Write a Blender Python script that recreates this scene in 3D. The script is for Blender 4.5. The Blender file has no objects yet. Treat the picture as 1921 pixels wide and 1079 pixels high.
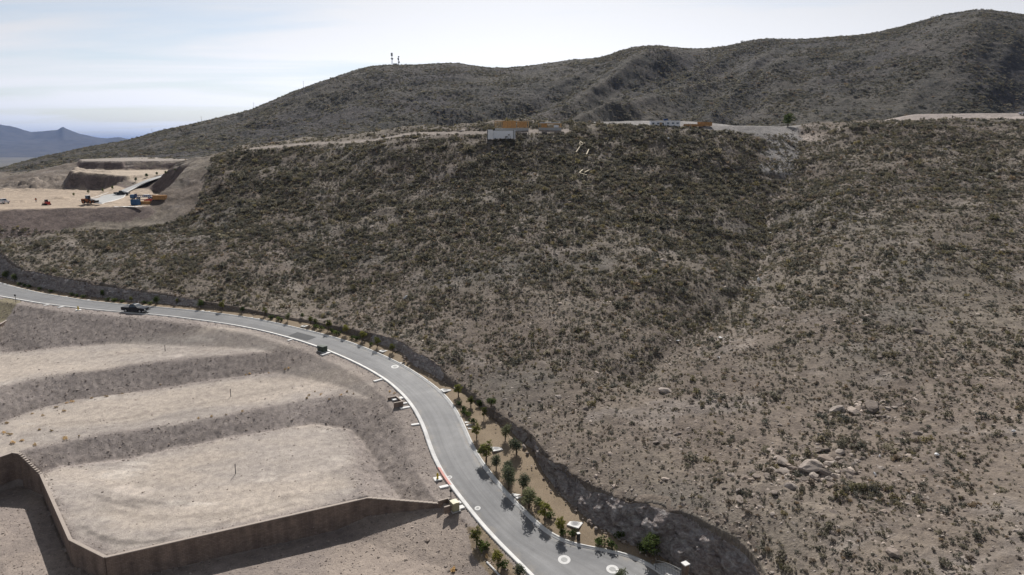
import bpy, bmesh, math, random
import numpy as np
from mathutils import Vector, Matrix, Euler

random.seed(11)
rng = np.random.default_rng(11)
sc = bpy.context.scene
COL = sc.collection
R = math.radians

# ------------------------------------------------------------------ camera
CZ = 60.0                      # drone height above the datum
FPX = 1280.0                   # focal length in photograph pixels (24 mm equivalent)
PITCH = math.atan((539.5 - 272.0) / FPX)
cam_d = bpy.data.cameras.new('camera')
cam_d.sensor_width = 36.0
cam_d.lens = 36.0 * FPX / 1921.0
cam_d.clip_start = 0.5
cam_d.clip_end = 90000.0
cam = bpy.data.objects.new('camera', cam_d)
cam.location = (0, 0, CZ)
cam.rotation_euler = (math.pi / 2 - PITCH, 0, 0)
COL.objects.link(cam)
sc.camera = cam

# ------------------------------------------------------------------ light
SUN_EL, SUN_AZ = R(42.5), R(1.0)       # sun stands ahead of the camera
world = bpy.data.worlds.new('World')
sc.world = world
world.use_nodes = True
wt = world.node_tree
wt.nodes.clear()
def wn(t, **kw):
    n = wt.nodes.new(t)
    for k, v in kw.items():
        setattr(n, k, v)
    return n
sky = wn('ShaderNodeTexSky', sky_type='NISHITA', sun_disc=False, sun_elevation=SUN_EL,
         sun_rotation=SUN_AZ, altitude=700, air_density=1.0, dust_density=1.3, ozone_density=1.0)
tc = wn('ShaderNodeTexCoord')
sep = wn('ShaderNodeSeparateXYZ')
wt.links.new(tc.outputs['Generated'], sep.inputs[0])
# project the view direction on a high cloud sheet so that cloud streaks run out to the horizon
zc = wn('ShaderNodeMath', operation='MAXIMUM'); zc.inputs[1].default_value = 0.0
wt.links.new(sep.outputs['Z'], zc.inputs[0])
za = wn('ShaderNodeMath', operation='ADD'); za.inputs[1].default_value = 0.055
wt.links.new(zc.outputs[0], za.inputs[0])
dx = wn('ShaderNodeMath', operation='DIVIDE'); dy = wn('ShaderNodeMath', operation='DIVIDE')
wt.links.new(sep.outputs['X'], dx.inputs[0]); wt.links.new(za.outputs[0], dx.inputs[1])
wt.links.new(sep.outputs['Y'], dy.inputs[0]); wt.links.new(za.outputs[0], dy.inputs[1])
cmb = wn('ShaderNodeCombineXYZ')
wt.links.new(dx.outputs[0], cmb.inputs['X']); wt.links.new(dy.outputs[0], cmb.inputs['Y'])
mp = wn('ShaderNodeMapping'); mp.inputs['Scale'].default_value = (0.24, 0.55, 1)
mp.inputs['Rotation'].default_value = (0, 0, 0.12); mp.inputs['Location'].default_value = (1.7, 0.4, 0)
wt.links.new(cmb.outputs[0], mp.inputs[0])
nz = wn('ShaderNodeTexNoise'); nz.inputs['Scale'].default_value = 1.0; nz.inputs['Detail'].default_value = 7
nz.inputs['Roughness'].default_value = 0.55; nz.inputs['Distortion'].default_value = 0.5
wt.links.new(mp.outputs[0], nz.inputs['Vector'])
cr = wn('ShaderNodeValToRGB')
cr.color_ramp.elements[0].position = 0.38; cr.color_ramp.elements[0].color = (0.40, 0.40, 0.40, 1)
cr.color_ramp.elements[1].position = 0.53; cr.color_ramp.elements[1].color = (1, 1, 1, 1)
wt.links.new(nz.outputs['Fac'], cr.inputs[0])
bw = wn('ShaderNodeRGBToBW'); wt.links.new(sky.outputs[0], bw.inputs[0])
cl = wn('ShaderNodeMix', data_type='RGBA', blend_type='MULTIPLY'); cl.inputs['Factor'].default_value = 1
wt.links.new(bw.outputs[0], cl.inputs['A']); cl.inputs['B'].default_value = (1.20, 1.215, 1.26, 1)
mx = wn('ShaderNodeMix', data_type='RGBA')
wt.links.new(cr.outputs[0], mx.inputs['Factor'])
wt.links.new(sky.outputs[0], mx.inputs['A']); wt.links.new(cl.outputs['Result'], mx.inputs['B'])
bg = wn('ShaderNodeBackground'); bg.inputs['Strength'].default_value = 0.083
wo = wn('ShaderNodeOutputWorld')
wt.links.new(mx.outputs['Result'], bg.inputs['Color']); wt.links.new(bg.outputs[0], wo.inputs[0])

sun_d = bpy.data.lights.new('sun', 'SUN')
sun_d.energy = 4.6
sun_d.angle = R(0.55)
sun_d.color = (1.0, 0.955, 0.90)
sun = bpy.data.objects.new('sun', sun_d)
sun.rotation_euler = (-(math.pi / 2 - SUN_EL), 0, -SUN_AZ)
sun.location = (0, 300, 400)
COL.objects.link(sun)

sc.view_settings.view_transform = 'Standard'
sc.view_settings.look = 'None'
sc.view_settings.exposure = 0.30
sc.view_settings.gamma = 1.0
sc.view_settings.use_curve_mapping = False
sc.render.engine = 'CYCLES'
sc.cycles.max_bounces = 5
sc.cycles.diffuse_bounces = 2
sc.cycles.glossy_bounces = 2
sc.cycles.transmission_bounces = 2
sc.cycles.volume_bounces = 0
sc.cycles.caustics_reflective = False
sc.cycles.caustics_refractive = False

# ------------------------------------------------------------------ helpers: rays, noise
CP, SP = math.cos(PITCH), math.sin(PITCH)
def ray(u, v):
    a = (np.asarray(u, float) - 960.5) / FPX
    b = (np.asarray(v, float) - 539.5) / FPX
    return a, CP - b * SP, -(SP + b * CP)
def PD(u, v, D):
    """survey point seen at (u, v) that lies D metres ahead"""
    x, y, z = ray(u, v); t = np.asarray(D, float) / y
    return np.stack([x * t, y * t, CZ + z * t], -1)
def PH(u, v, drop):
    """survey point seen at (u, v) that lies 'drop' metres under the drone"""
    x, y, z = ray(u, v); t = -np.asarray(drop, float) / z
    return np.stack([x * t, y * t, CZ + z * t], -1)
def to_px(p):
    p = np.asarray(p, float)
    X, Y, Z = p[..., 0], p[..., 1], p[..., 2] - CZ
    f = Y * CP - Z * SP; up = Y * SP + Z * CP
    return 960.5 + FPX * X / f, 539.5 - FPX * up / f

def _hash(ix, iy, seed):
    h = (ix.astype(np.int64) * 374761393 + iy.astype(np.int64) * 668265263 + seed * 1442695041) & 0x7fffffff
    h = ((h ^ (h >> 13)) * 1274126177) & 0x7fffffff
    h = ((h ^ (h >> 16)) * 2246822519) & 0x7fffffff
    return (h ^ (h >> 15)) % 65536 / 65535.0
def vnoise(x, y, seed=0):
    x = np.asarray(x, float); y = np.asarray(y, float)
    ix = np.floor(x); iy = np.floor(y); fx = x - ix; fy = y - iy
    fx = fx * fx * fx * (fx * (fx * 6 - 15) + 10); fy = fy * fy * fy * (fy * (fy * 6 - 15) + 10)
    a = _hash(ix, iy, seed); b = _hash(ix + 1, iy, seed); c = _hash(ix, iy + 1, seed); d = _hash(ix + 1, iy + 1, seed)
    return (a * (1 - fx) + b * fx) * (1 - fy) + (c * (1 - fx) + d * fx) * fy
def fbm(x, y, octv=4, seed=0, gain=0.5):
    s = 0; a = 1; n = 0
    c, si = math.cos(0.6), math.sin(0.6)
    for k in range(octv):
        s = s + a * (vnoise(x, y, seed + 17 * k) - 0.5); n += a; a *= gain
        x, y = 2.03 * (c * x - si * y) + 5.2, 2.03 * (si * x + c * y) + 1.7
    return s / n * 2
def ridged(x, y, octv=4, seed=0, gain=0.5):
    s = 0; a = 1; n = 0
    c, si = math.cos(0.5), math.sin(0.5)
    for k in range(octv):
        s = s + a * (1 - np.abs(2 * vnoise(x, y, seed + 13 * k) - 1)); n += a; a *= gain
        x, y = 2.05 * (c * x - si * y) + 3.1, 2.05 * (si * x + c * y) + 8.7
    return s / n
def smooth(a, b, x):
    t = np.clip((x - a) / (b - a), 0, 1)
    return t * t * (3 - 2 * t)

# ------------------------------------------------------------------ helpers: polylines, polygons
def resample(P, n, sig=0.0):
    P = np.asarray(P, float)
    d = np.r_[0, np.cumsum(np.linalg.norm(np.diff(P, axis=0), axis=1))]
    s = np.linspace(0, d[-1], n)
    Q = np.stack([np.interp(s, d, P[:, k]) for k in range(P.shape[1])], -1)
    if sig > 0:
        st = d[-1] / (n - 1); r = int(max(1, 3 * sig / st))
        k = np.exp(-0.5 * (np.arange(-r, r + 1) * st / sig) ** 2); k /= k.sum()
        pad = np.concatenate([2 * Q[0] - Q[r:0:-1], Q, 2 * Q[-1] - Q[-2:-r - 2:-1]])
        Q = np.stack([np.convolve(pad[:, j], k, 'valid') for j in range(Q.shape[1])], -1)
    return Q
def seg_dist(x, y, L):
    """distance to polyline L, with index+fraction of the nearest place and the side (+ left)"""
    best = np.full(x.shape, 1e18); par = np.zeros(x.shape); side = np.zeros(x.shape)
    for i in range(len(L) - 1):
        ax, ay = L[i][0], L[i][1]; bx, by = L[i + 1][0] - ax, L[i + 1][1] - ay
        l2 = bx * bx + by * by + 1e-12
        t = np.clip(((x - ax) * bx + (y - ay) * by) / l2, 0, 1)
        ex, ey = x - ax - t * bx, y - ay - t * by
        d = ex * ex + ey * ey
        m = d < best
        best[m] = d[m]; par[m] = i + t[m]
        side[m] = np.sign(bx * ey - by * ex)[m]
    return np.sqrt(best), par, side
def in_poly(x, y, poly):
    ins = np.zeros(x.shape, bool); n = len(poly)
    for i in range(n):
        x1, y1 = poly[i][0], poly[i][1]; x2, y2 = poly[(i + 1) % n][0], poly[(i + 1) % n][1]
        if y1 == y2: continue
        c = (y1 > y) != (y2 > y)
        ins ^= c & (x < (x2 - x1) * (y - y1) / (y2 - y1) + x1)
    return ins
def poly_dist(x, y, poly):
    pl = list(poly) + [poly[0]]
    d, _, _ = seg_dist(x, y, pl)
    return np.where(in_poly(x, y, poly), -d, d)

# ------------------------------------------------------------------ helpers: objects
def tag(o, label=None, cat=None, group=None, kind=None):
    if label: o['label'] = label
    if cat: o['category'] = cat; o['kind'] = 'thing'
    if group: o['group'] = group
    if kind: o['kind'] = kind
    return o
def link(o, parent=None):
    COL.objects.link(o)
    if parent is not None: o.parent = parent
    return o
def mesh_np(name, V, Fq, mat, shade=False, colors=None):
    V = np.asarray(V, np.float32); Fq = np.asarray(Fq, np.int32)
    me = bpy.data.meshes.new(name)
    me.vertices.add(len(V)); me.vertices.foreach_set('co', V.ravel())
    k = Fq.shape[1]
    me.loops.add(Fq.size); me.loops.foreach_set('vertex_index', Fq.ravel())
    me.polygons.add(len(Fq))
    me.polygons.foreach_set('loop_start', np.arange(0, Fq.size, k, dtype=np.int32))
    me.update(calc_edges=True); me.validate()
    if shade: me.polygons.foreach_set('use_smooth', np.ones(len(me.polygons), bool))
    if colors is not None:
        at = me.color_attributes.new('soil', 'FLOAT_COLOR', 'POINT')
        c4 = np.ones((len(V), 4), np.float32); c4[:, :colors.shape[1]] = colors
        at.data.foreach_set('color', c4.ravel())
    if mat: me.materials.append(mat)
    return me
def new(name, me, parent=None, loc=None, rot=None):
    o = bpy.data.objects.new(name, me)
    link(o, parent)
    if loc is not None: o.location = loc
    if rot is not None: o.rotation_euler = rot
    return o
def grid_faces(nr, nc):
    i = np.arange(nr - 1)[:, None] * nc + np.arange(nc - 1)[None, :]
    i = i.ravel()
    return np.stack([i, i + 1, i + nc + 1, i + nc], -1)
def empty(name, loc, rz=0.0):
    o = bpy.data.objects.new(name, None); link(o)
    o.empty_display_size = 0.3
    o.location = loc; o.rotation_euler = (0, 0, rz)
    return o

class MB:
    """collects boxes, tubes, prisms; build() links them as one mesh"""
    def __init__(s): s.bm = bmesh.new()
    def box(s, c, d, rz=0.0, bev=0.0, taper=None):
        x, y, z = c; w, l, h = d[0] / 2, d[1] / 2, d[2] / 2
        vs = []
        for sz in (-1, 1):
            k = taper if (taper and sz > 0) else (1, 1)
            for sx, sy in ((-1, -1), (1, -1), (1, 1), (-1, 1)):
                px, py = sx * w * k[0], sy * l * k[1]
                vs.append(s.bm.verts.new((x + px * math.cos(rz) - py * math.sin(rz), y + px * math.sin(rz) + py * math.cos(rz), z + sz * h)))
        fs = [s.bm.faces.new([vs[i] for i in f]) for f in ((3, 2, 1, 0), (4, 5, 6, 7), (0, 1, 5, 4), (1, 2, 6, 5), (2, 3, 7, 6), (3, 0, 4, 7))]
        if bev > 0:
            es = list({e for f in fs for e in f.edges})
            bmesh.ops.bevel(s.bm, geom=es, offset=bev, segments=2, affect='EDGES')
        return s
    def prism(s, pts, axis, a, b, bev=0.0):
        """closed outline pts in the two other axes, extruded along axis from a to b"""
        def mk(p, k):
            return {'x': (k, p[0], p[1]), 'y': (p[0], k, p[1]), 'z': (p[0], p[1], k)}[axis]
        A = [s.bm.verts.new(mk(p, a)) for p in pts]; B = [s.bm.verts.new(mk(p, b)) for p in pts]
        n = len(pts)
        fs = [s.bm.faces.new(A), s.bm.faces.new(B[::-1])]
        for i in range(n):
            fs.append(s.bm.faces.new((A[i], B[i], B[(i + 1) % n], A[(i + 1) % n])))
        bmesh.ops.recalc_face_normals(s.bm, faces=fs)
        if bev > 0:
            es = list({e for f in fs for e in f.edges})
            bmesh.ops.bevel(s.bm, geom=es, offset=bev, segments=2, affect='EDGES')
        return s
    def tube(s, p, q, r0, r1=None, n=8, cap=True):
        r1 = r0 if r1 is None else r1
        p = Vector(p); q = Vector(q); d = (q - p).normalized()
        a = d.orthogonal().normalized(); b = d.cross(a)
        A = []; B = []
        for i in range(n):
            t = 2 * math.pi * i / n; o = a * math.cos(t) + b * math.sin(t)
            A.append(s.bm.verts.new(p + o * r0)); B.append(s.bm.verts.new(q + o * r1))
        for i in range(n):
            s.bm.faces.new((A[i], A[(i + 1) % n], B[(i + 1) % n], B[i]))
        if cap:
            s.bm.faces.new(A[::-1]); s.bm.faces.new(B)
        return s
    def lathe(s, c, prof, n=12):
        """prof: list of (radius, z) from bottom to top"""
        rings = []
        for r, z in prof:
            rings.append([s.bm.verts.new((c[0] + r * math.cos(2 * math.pi * i / n), c[1] + r * math.sin(2 * math.pi * i / n), c[2] + z)) for i in range(n)])
        for a, b in zip(rings, rings[1:]):
            for i in range(n):
                s.bm.faces.new((a[i], a[(i + 1) % n], b[(i + 1) % n], b[i]))
        s.bm.faces.new(rings[0][::-1]); s.bm.faces.new(rings[-1])
        return s
    def ball(s, c, r, sub=2):
        m = Matrix.Translation(Vector(c)) @ Matrix.Diagonal((r[0], r[1], r[2], 1))
        bmesh.ops.create_icosphere(s.bm, subdivisions=sub, radius=1.0, matrix=m)
        return s
    def mesh(s, name, mat, shade=False):
        me = bpy.data.meshes.new(name)
        s.bm.to_mesh(me); s.bm.free()
        if mat: me.materials.append(mat)
        if shade:
            me.polygons.foreach_set('use_smooth', np.ones(len(me.polygons), bool))
        return me
    def build(s, name, mat, parent=None, loc=None, rot=None, shade=False):
        return new(name, s.mesh(name, mat, shade), parent, loc, rot)
def copy_tree(o, parent=None):
    c = o.copy(); COL.objects.link(c); c.parent = parent
    for ch in o.children:
        copy_tree(ch, c)
    return c

# ------------------------------------------------------------------ materials
def mat_nodes(name):
    m = bpy.data.materials.new(name); m.use_nodes = True
    nt = m.node_tree; nt.nodes.clear()
    return m, nt
def N(nt, t, ins=None, **kw):
    n = nt.nodes.new(t)
    for k, v in kw.items(): setattr(n, k, v)
    for k, v in (ins or {}).items():
        if isinstance(v, bpy.types.NodeSocket): nt.links.new(v, n.inputs[k])
        else: n.inputs[k].default_value = v
    return n
def ramp(nt, fac, stops):
    n = nt.nodes.new('ShaderNodeValToRGB'); nt.links.new(fac, n.inputs[0])
    el = n.color_ramp.elements
    while len(el) < len(stops): el.new(0.5)
    for e, (p, c) in zip(el, stops):
        e.position = p; e.color = (c[0], c[1], c[2], 1) if isinstance(c, (tuple, list)) else (c, c, c, 1)
    return n.outputs[0]
def noise_tex(nt, vec, scale, detail=4, rough=0.55, dist=0.0):
    n = N(nt, 'ShaderNodeTexNoise', {'Vector': vec, 'Scale': scale, 'Detail': detail, 'Roughness': rough, 'Distortion': dist})
    return n.outputs['Fac']
def mul(nt, a, b, f=1.0):
    n = N(nt, 'ShaderNodeMix', data_type='RGBA', blend_type='MULTIPLY')
    n.inputs['Factor'].default_value = f
    nt.links.new(a, n.inputs['A']); nt.links.new(b, n.inputs['B'])
    return n.outputs['Result']
def finish(nt, color, rough=0.9, bump=None, strength=0.5, dist=0.1, spec=0.2, metal=0.0):
    b = N(nt, 'ShaderNodeBsdfPrincipled')
    if isinstance(color, bpy.types.NodeSocket): nt.links.new(color, b.inputs['Base Color'])
    else: b.inputs['Base Color'].default_value = (*color, 1)
    if isinstance(rough, bpy.types.NodeSocket): nt.links.new(rough, b.inputs['Roughness'])
    else: b.inputs['Roughness'].default_value = rough
    b.inputs['Specular IOR Level'].default_value = spec
    b.inputs['Metallic'].default_value = metal
    if bump is not None:
        n = N(nt, 'ShaderNodeBump', {'Height': bump, 'Strength': strength, 'Distance': dist})
        nt.links.new(n.outputs[0], b.inputs['Normal'])
    o = N(nt, 'ShaderNodeOutputMaterial'); nt.links.new(b.outputs[0], o.inputs[0])
    return b
def simple(name, col, rough=0.7, var=0.15, scale=6.0, metal=0.0, spec=0.3, bump=0.0):
    m, nt = mat_nodes(name)
    t = N(nt, 'ShaderNodeTexCoord')
    f = noise_tex(nt, t.outputs['Object'], scale, 5)
    c = ramp(nt, f, [(0.3, tuple(k * (1 - var) for k in col)), (0.7, tuple(min(1, k * (1 + var)) for k in col))])
    finish(nt, c, rough, f if bump > 0 else None, bump, 0.02, spec, metal)
    return m
def soil_material(name, grain=(2.2, 9.0, 34.0), bump=0.35, contrast=0.42):
    """colour of the soil type comes from the mesh, stones and grain from noise"""
    m, nt = mat_nodes(name)
    g = N(nt, 'ShaderNodeNewGeometry')
    a = N(nt, 'ShaderNodeVertexColor', layer_name='soil')
    p = g.outputs['Position']
    f1 = noise_tex(nt, p, 1 / grain[2], 5, 0.6)
    f2 = noise_tex(nt, p, 1 / grain[1] * 4, 6, 0.7)
    f3 = noise_tex(nt, p, grain[0], 4, 0.75)
    c = mul(nt, a.outputs['Color'], ramp(nt, f1, [(0.25, 1 - contrast * 0.5), (0.75, 1 + contrast * 0.35)]))
    c = mul(nt, c, ramp(nt, f2, [(0.3, (1 - contrast, 1 - contrast, 1 - contrast * 0.9)), (0.7, 1 + contrast * 0.45)]))
    c = mul(nt, c, ramp(nt, f3, [(0.3, 1 - contrast * 0.9), (0.7, (1 + contrast * 0.5, 1 + contrast * 0.48, 1 + contrast * 0.44))]))
    h = N(nt, 'ShaderNodeMath', {0: f2, 1: f3}, operation='ADD')
    finish(nt, c, 0.95, h.outputs[0], bump, 0.35, 0.1)
    return m

# ------------------------------------------------------------------ survey lines (photograph -> ground)
HV = [(480, 35.2), (540, 35.5), (580, 36.0), (620, 37.5), (690, 40.0), (780, 42.5), (860, 44.5), (960, 46.5), (1050, 48.0), (1300, 50.0)]
def Hroad(v): return np.interp(v, [a for a, b in HV], [b for a, b in HV])
def road_line(px, lift=0.0):
    px = np.array(px, float)
    return PH(px[:, 0], px[:, 1], Hroad(px[:, 1]) - lift)
RIGHT_PX = [(-190, 494), (-90, 511), (0, 530), (25, 538), (75, 550), (160, 564), (225, 571), (300, 577), (375, 584), (440, 592), (490, 600), (540, 611),
    (602, 626), (652, 640), (702, 659), (752, 682), (790, 705), (827, 732), (852, 759), (871, 794), (884, 827), (903, 863), (934, 902), (953, 925),
    (984, 955), (1020, 991), (1042, 1008), (1067, 1020), (1110, 1027), (1154, 1033), (1196, 1043), (1223, 1057), (1248, 1074), (1290, 1108), (1330, 1150), (1370, 1210)]
LEFT_PX = [(-190, 523), (-90, 540), (0, 557), (75, 570), (150, 579), (200, 584), (275, 590), (325, 595), (400, 605), (440, 611), (490, 621), (547, 636), (602, 654),
    (652, 675), (690, 694), (727, 717), (757, 745), (777, 772), (793, 806), (803, 841), (820, 880), (839, 908), (875, 955), (906, 993), (945, 1034), (984, 1071), (1030, 1118), (1080, 1180), (1120, 1240)]
FOOT_PX = [(-190, 468), (-60, 500), (0, 519), (32, 531), (75, 540), (125, 550), (190, 559), (250, 566), (300, 570), (350, 574), (400, 579), (475, 588), (540, 599), (580, 606), (615, 616), (665, 630), (715, 646),
    (757, 662), (765, 676), (802, 698), (838, 719), (862, 732), (890, 752), (916, 779), (938, 794), (960, 809), (971, 823), (988, 835), (1006, 848), (1009, 872), (1028, 902), (1058, 933), (1082, 955),
    (1115, 984), (1154, 1006), (1196, 1026), (1226, 1038), (1265, 1057), (1293, 1074), (1330, 1100), (1370, 1140), (1400, 1190), (1430, 1260)]
TOP_PX = [(-190, 425), (-60, 452), (0, 475), (20, 494), (40, 506), (75, 511), (125, 522), (188, 535), (250, 544), (300, 552), (350, 560), (400, 568), (475, 582), (540, 595), (580, 601), (615, 609), (665, 619), (715, 629),
    (757, 643), (775, 658), (800, 669), (827, 688), (846, 714), (870, 730), (893, 746), (918, 766), (940, 777), (963, 791), (980, 805), (993, 818), (1010, 830), (1013, 850), (1035, 863), (1062, 877), (1086, 902)]
TOP_NEAR = [(1100, 917, 44.0), (1132, 924, 43.4), (1182, 938, 43.2), (1237, 946, 43.0), (1273, 960, 42.9), (1306, 974, 42.9), (1348, 1002, 43.0), (1390, 1026, 43.2), (1417, 1057, 43.6), (1431, 1079, 43.7), (1460, 1130, 44.0), (1500, 1200, 44.3)]
NR = 420
RL = resample(road_line(RIGHT_PX), NR, 2.2)
LL = resample(road_line(LEFT_PX), NR, 2.2)
foot_raw = road_line(FOOT_PX, 0.25)
fu = np.array([a for a, b in FOOT_PX], float)
top_raw = []
for (u, v) in TOP_PX:
    Df = np.interp(u, fu, foot_raw[:, 1])
    zf_ = CZ - Hroad(np.interp(u, fu, [q for _, q in FOOT_PX])) + 0.25
    s_k = 1.3
    for _ in range(12):
        s_k = 0.5 * s_k + 0.5 * min(max(0.75 * (PD(u, v, Df + s_k)[2] - zf_), 0.5), 4.0)
    top_raw.append(PD(u, v, Df + s_k))
for (u, v, h) in TOP_NEAR:
    top_raw.append(PH(u, v, h))
top_raw = np.array(top_raw)
FOOT = resample(foot_raw, 460, 0.9)
TOP = resample(top_raw, 460, 0.7)

# ------------------------------------------------------------------ hillside surface: thin plate spline through surveyed points
HILL = [
 # left native slope and shoulder
 (0, 445, 205), (150, 500, 178), (150, 470, 190), (150, 447, 202), (-150, 430, 215), (-200, 400, 232),
 (300, 500, 172), (300, 450, 200), (300, 412, 222), (330, 362, 241), (370, 331, 257), (400, 303, 268), (440, 286, 275),
 (500, 500, 172), (500, 400, 215), (500, 330, 248), (480, 278, 279), (590, 268, 277),
 (620, 560, 158), (620, 430, 200), (620, 330, 240),
 (750, 560, 150), (750, 450, 187), (750, 350, 226), (720, 262, 271), (760, 252, 270), (850, 250, 266),
 (900, 620, 132), (900, 500, 164), (900, 350, 222),
 (1000, 700, 112), (1000, 550, 148), (1000, 450, 180), (1000, 350, 219), (930, 249, 262), (1000, 246, 262), (1000, 290, 244),
 (1100, 820, 92), (1100, 660, 122), (1120, 550, 150), (1100, 400, 200), (1100, 300, 242), (1100, 243, 266),
 (1250, 850, 86), (1250, 750, 101), (1230, 640, 124), (1230, 540, 150), (1230, 440, 186), (1230, 330, 230), (1230, 240, 267),
 (1350, 500, 166), (1370, 400, 202), (1370, 300, 247), (1370, 239, 275),
 # gully
 (1505, 262, 282), (1470, 340, 236), (1440, 420, 203), (1420, 500, 172), (1335, 600, 140), (1200, 700, 113), (1080, 780, 99),
 # right spur
 (1400, 950, 70.5), (1400, 850, 84), (1400, 750, 99), (1430, 650, 118),
 (1600, 1079, 58), (1600, 950, 68.5), (1600, 850, 80), (1600, 750, 95), (1600, 650, 112), (1600, 550, 135), (1600, 450, 164), (1600, 350, 204), (1600, 240, 272), (1500, 243, 286),
 (1900, 1079, 54), (1900, 950, 64), (1900, 850, 74), (1900, 750, 88), (1900, 650, 104), (1900, 550, 126), (1900, 450, 155), (1900, 350, 194), (1900, 232, 258), (1750, 235, 264),
 (2300, 1079, 46), (2300, 700, 85), (2300, 400, 160), (2300, 216, 250), (1600, 1300, 45), (2000, 1300, 42),
 # behind the crest
 (480, 279, 330), (750, 262, 330), (1000, 262, 330), (1250, 256, 330), (1500, 258, 340), (1750, 246, 340), (2300, 236, 340),
 (750, 272, 480), (1000, 272, 480), (1250, 270, 480), (1500, 268, 480), (1900, 262, 480), (2300, 255, 480),
 # ground round the construction terraces
 (0, 372, 300), (150, 362, 300), (0, 350, 340), (0, 334, 400), (150, 322, 360), (150, 306, 420), (300, 304, 400), (0, 326, 480), (150, 312, 480), (330, 300, 480), (-250, 360, 300), (-250, 338, 480),
]
hp = np.array([PD(u, v, D) for u, v, D in HILL])
hp = np.concatenate([hp, top_raw[::2]])
def tps_fit(P, lam=0.02):
    X = P[:, :2] / 100.0; z = P[:, 2]; n = len(P)
    r2 = ((X[:, None] - X[None]) ** 2).sum(-1)
    K = 0.5 * r2 * np.log(r2 + 1e-9)
    A = np.zeros((n + 3, n + 3)); A[:n, :n] = K + lam * np.eye(n)
    A[:n, n] = 1; A[:n, n + 1:] = X; A[n, :n] = 1; A[n + 1:, :n] = X.T
    w = np.linalg.solve(A, np.r_[z, 0, 0, 0])
    def f(x, y):
        x = np.asarray(x, float) / 100; y = np.asarray(y, float) / 100
        s = w[n] + w[n + 1] * x + w[n + 2] * y
        for i in range(n):
            r = (x - X[i, 0]) ** 2 + (y - X[i, 1]) ** 2
            s = s + w[i] * 0.5 * r * np.log(r + 1e-9)
        return s
    return f
hill_tps = tps_fit(hp, 0.004)

# ------------------------------------------------------------------ graded pads
def plane_fit(pts):
    P = np.array([PH(u, v, h) for u, v, h in pts])
    A = np.c_[P[:, 0], P[:, 1], np.ones(len(P))]
    c, *_ = np.linalg.lstsq(A, P[:, 2], rcond=None)
    return c
def on_plane(u, v, c):
    x, y, z = ray(u, v)
    t = (c[2] - CZ) / (z - c[0] * x - c[1] * y)
    return np.array([x * t, y * t, CZ + z * t])
class Pad:
    def __init__(s, plane_pts, poly_px, cut=0.5, fill=0.5, inset=0):
        s.c = plane_fit(plane_pts) if len(plane_pts) > 2 else np.array([0, 0, CZ - plane_pts[0][2]])
        s.poly = [on_plane(u, v, s.c) for u, v in poly_px]
        s.cut, s.fill = cut, fill
    def h(s, x, y): return s.c[0] * x + s.c[1] * y + s.c[2]
    def grade(s, x, y, z, d=None):
        d = poly_dist(x, y, s.poly) if d is None else d
        e = np.maximum(d, 0); h = s.h(x, y)
        return np.minimum(np.maximum(z, h - s.fill * e), h + s.cut * e), d
PAD1 = Pad([(475, 630, 38.4), (560, 652, 39.1), (250, 641, 40.2), (0, 690, 41.2), (275, 682, 40.6)],
    [(-260, 690), (0, 662), (150, 650), (250, 641), (350, 635), (462, 627), (540, 646), (585, 664), (527, 660), (440, 666), (375, 671), (275, 682), (200, 693), (100, 704), (40, 716), (0, 727), (-260, 790)], 0.41, 0.41)
PAD2 = Pad([(100, 770, 43.3), (300, 740, 42.7), (650, 700, 41.0), (700, 740, 41.9), (250, 800, 43.2)],
    [(-200, 850), (0, 795), (70, 767), (140, 751), (246, 737), (351, 721), (456, 707), (540, 694), (600, 688), (655, 692), (705, 722), (725, 742), (700, 750), (640, 741), (590, 747), (515, 760), (440, 776), (351, 793), (246, 807), (140, 826), (53, 846), (10, 862), (-200, 925)], 0.41, 0.41)
PAD3 = Pad([(150, 900, 45.0), (400, 830, 44.6), (600, 810, 44.4), (650, 900, 44.9), (250, 1000, 45.2), (690, 935, 45.2)],
    [(80, 893), (108, 878), (232, 863), (316, 843), (480, 814), (590, 796), (650, 806), (664, 840), (660, 880), (690, 933), (480, 982), (198, 1046), (133, 1013)], 0.41, 0.41)
BENCH = Pad([(0, 390, 20.0)], [(-260, 396), (0, 393), (100, 391), (200, 389), (268, 387), (300, 377), (322, 366), (300, 363), (240, 363), (190, 358), (140, 358), (20, 360), (-260, 366)], 1.4, 0.42)
PADB = Pad([(140, 329, 13.4)], [(132, 329.5), (237, 330), (262, 333), (312, 326), (335, 319), (240, 319.5), (150, 319)], 1.0, 1.6)
PADC = Pad([(200, 303, 8.6)], [(150, 306), (215, 305), (232, 302), (300, 302), (385, 300), (410, 295), (300, 294.5), (230, 296), (150, 299)], 1.0, 1.4)
RIDGE_R = Pad([(1800, 213, -13.2)], [(1700, 217), (1720, 214), (1850, 212.5), (2300, 212), (2300, 216), (1850, 216)], 0.6, 0.21)
RIDGE_M = Pad([(1300, 235, -7.5)], [(1060, 237), (1200, 235.5), (1330, 235.5), (1420, 236), (1470, 237.5), (1470, 240), (1330, 240), (1200, 240), (1060, 240)], 0.6, 0.45)
CREST_LINE = [(480, 279), (590, 269), (720, 263), (762, 253), (850, 251), (912, 249), (1000, 248), (1060, 243)]
PAD0 = Pad([(20, 595, 38.35)], [(-150, 602), (0, 581.8), (17, 578.6), (40, 584), (44, 586), (0, 609.5), (-150, 670)], 0.8, 3.0)
BED = [PH(u, v, 47.4) for u, v in [(876, 996), (903, 993), (990, 1079), (1020, 1120), (962, 1120), (912, 1056), (888, 1036)]]
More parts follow.
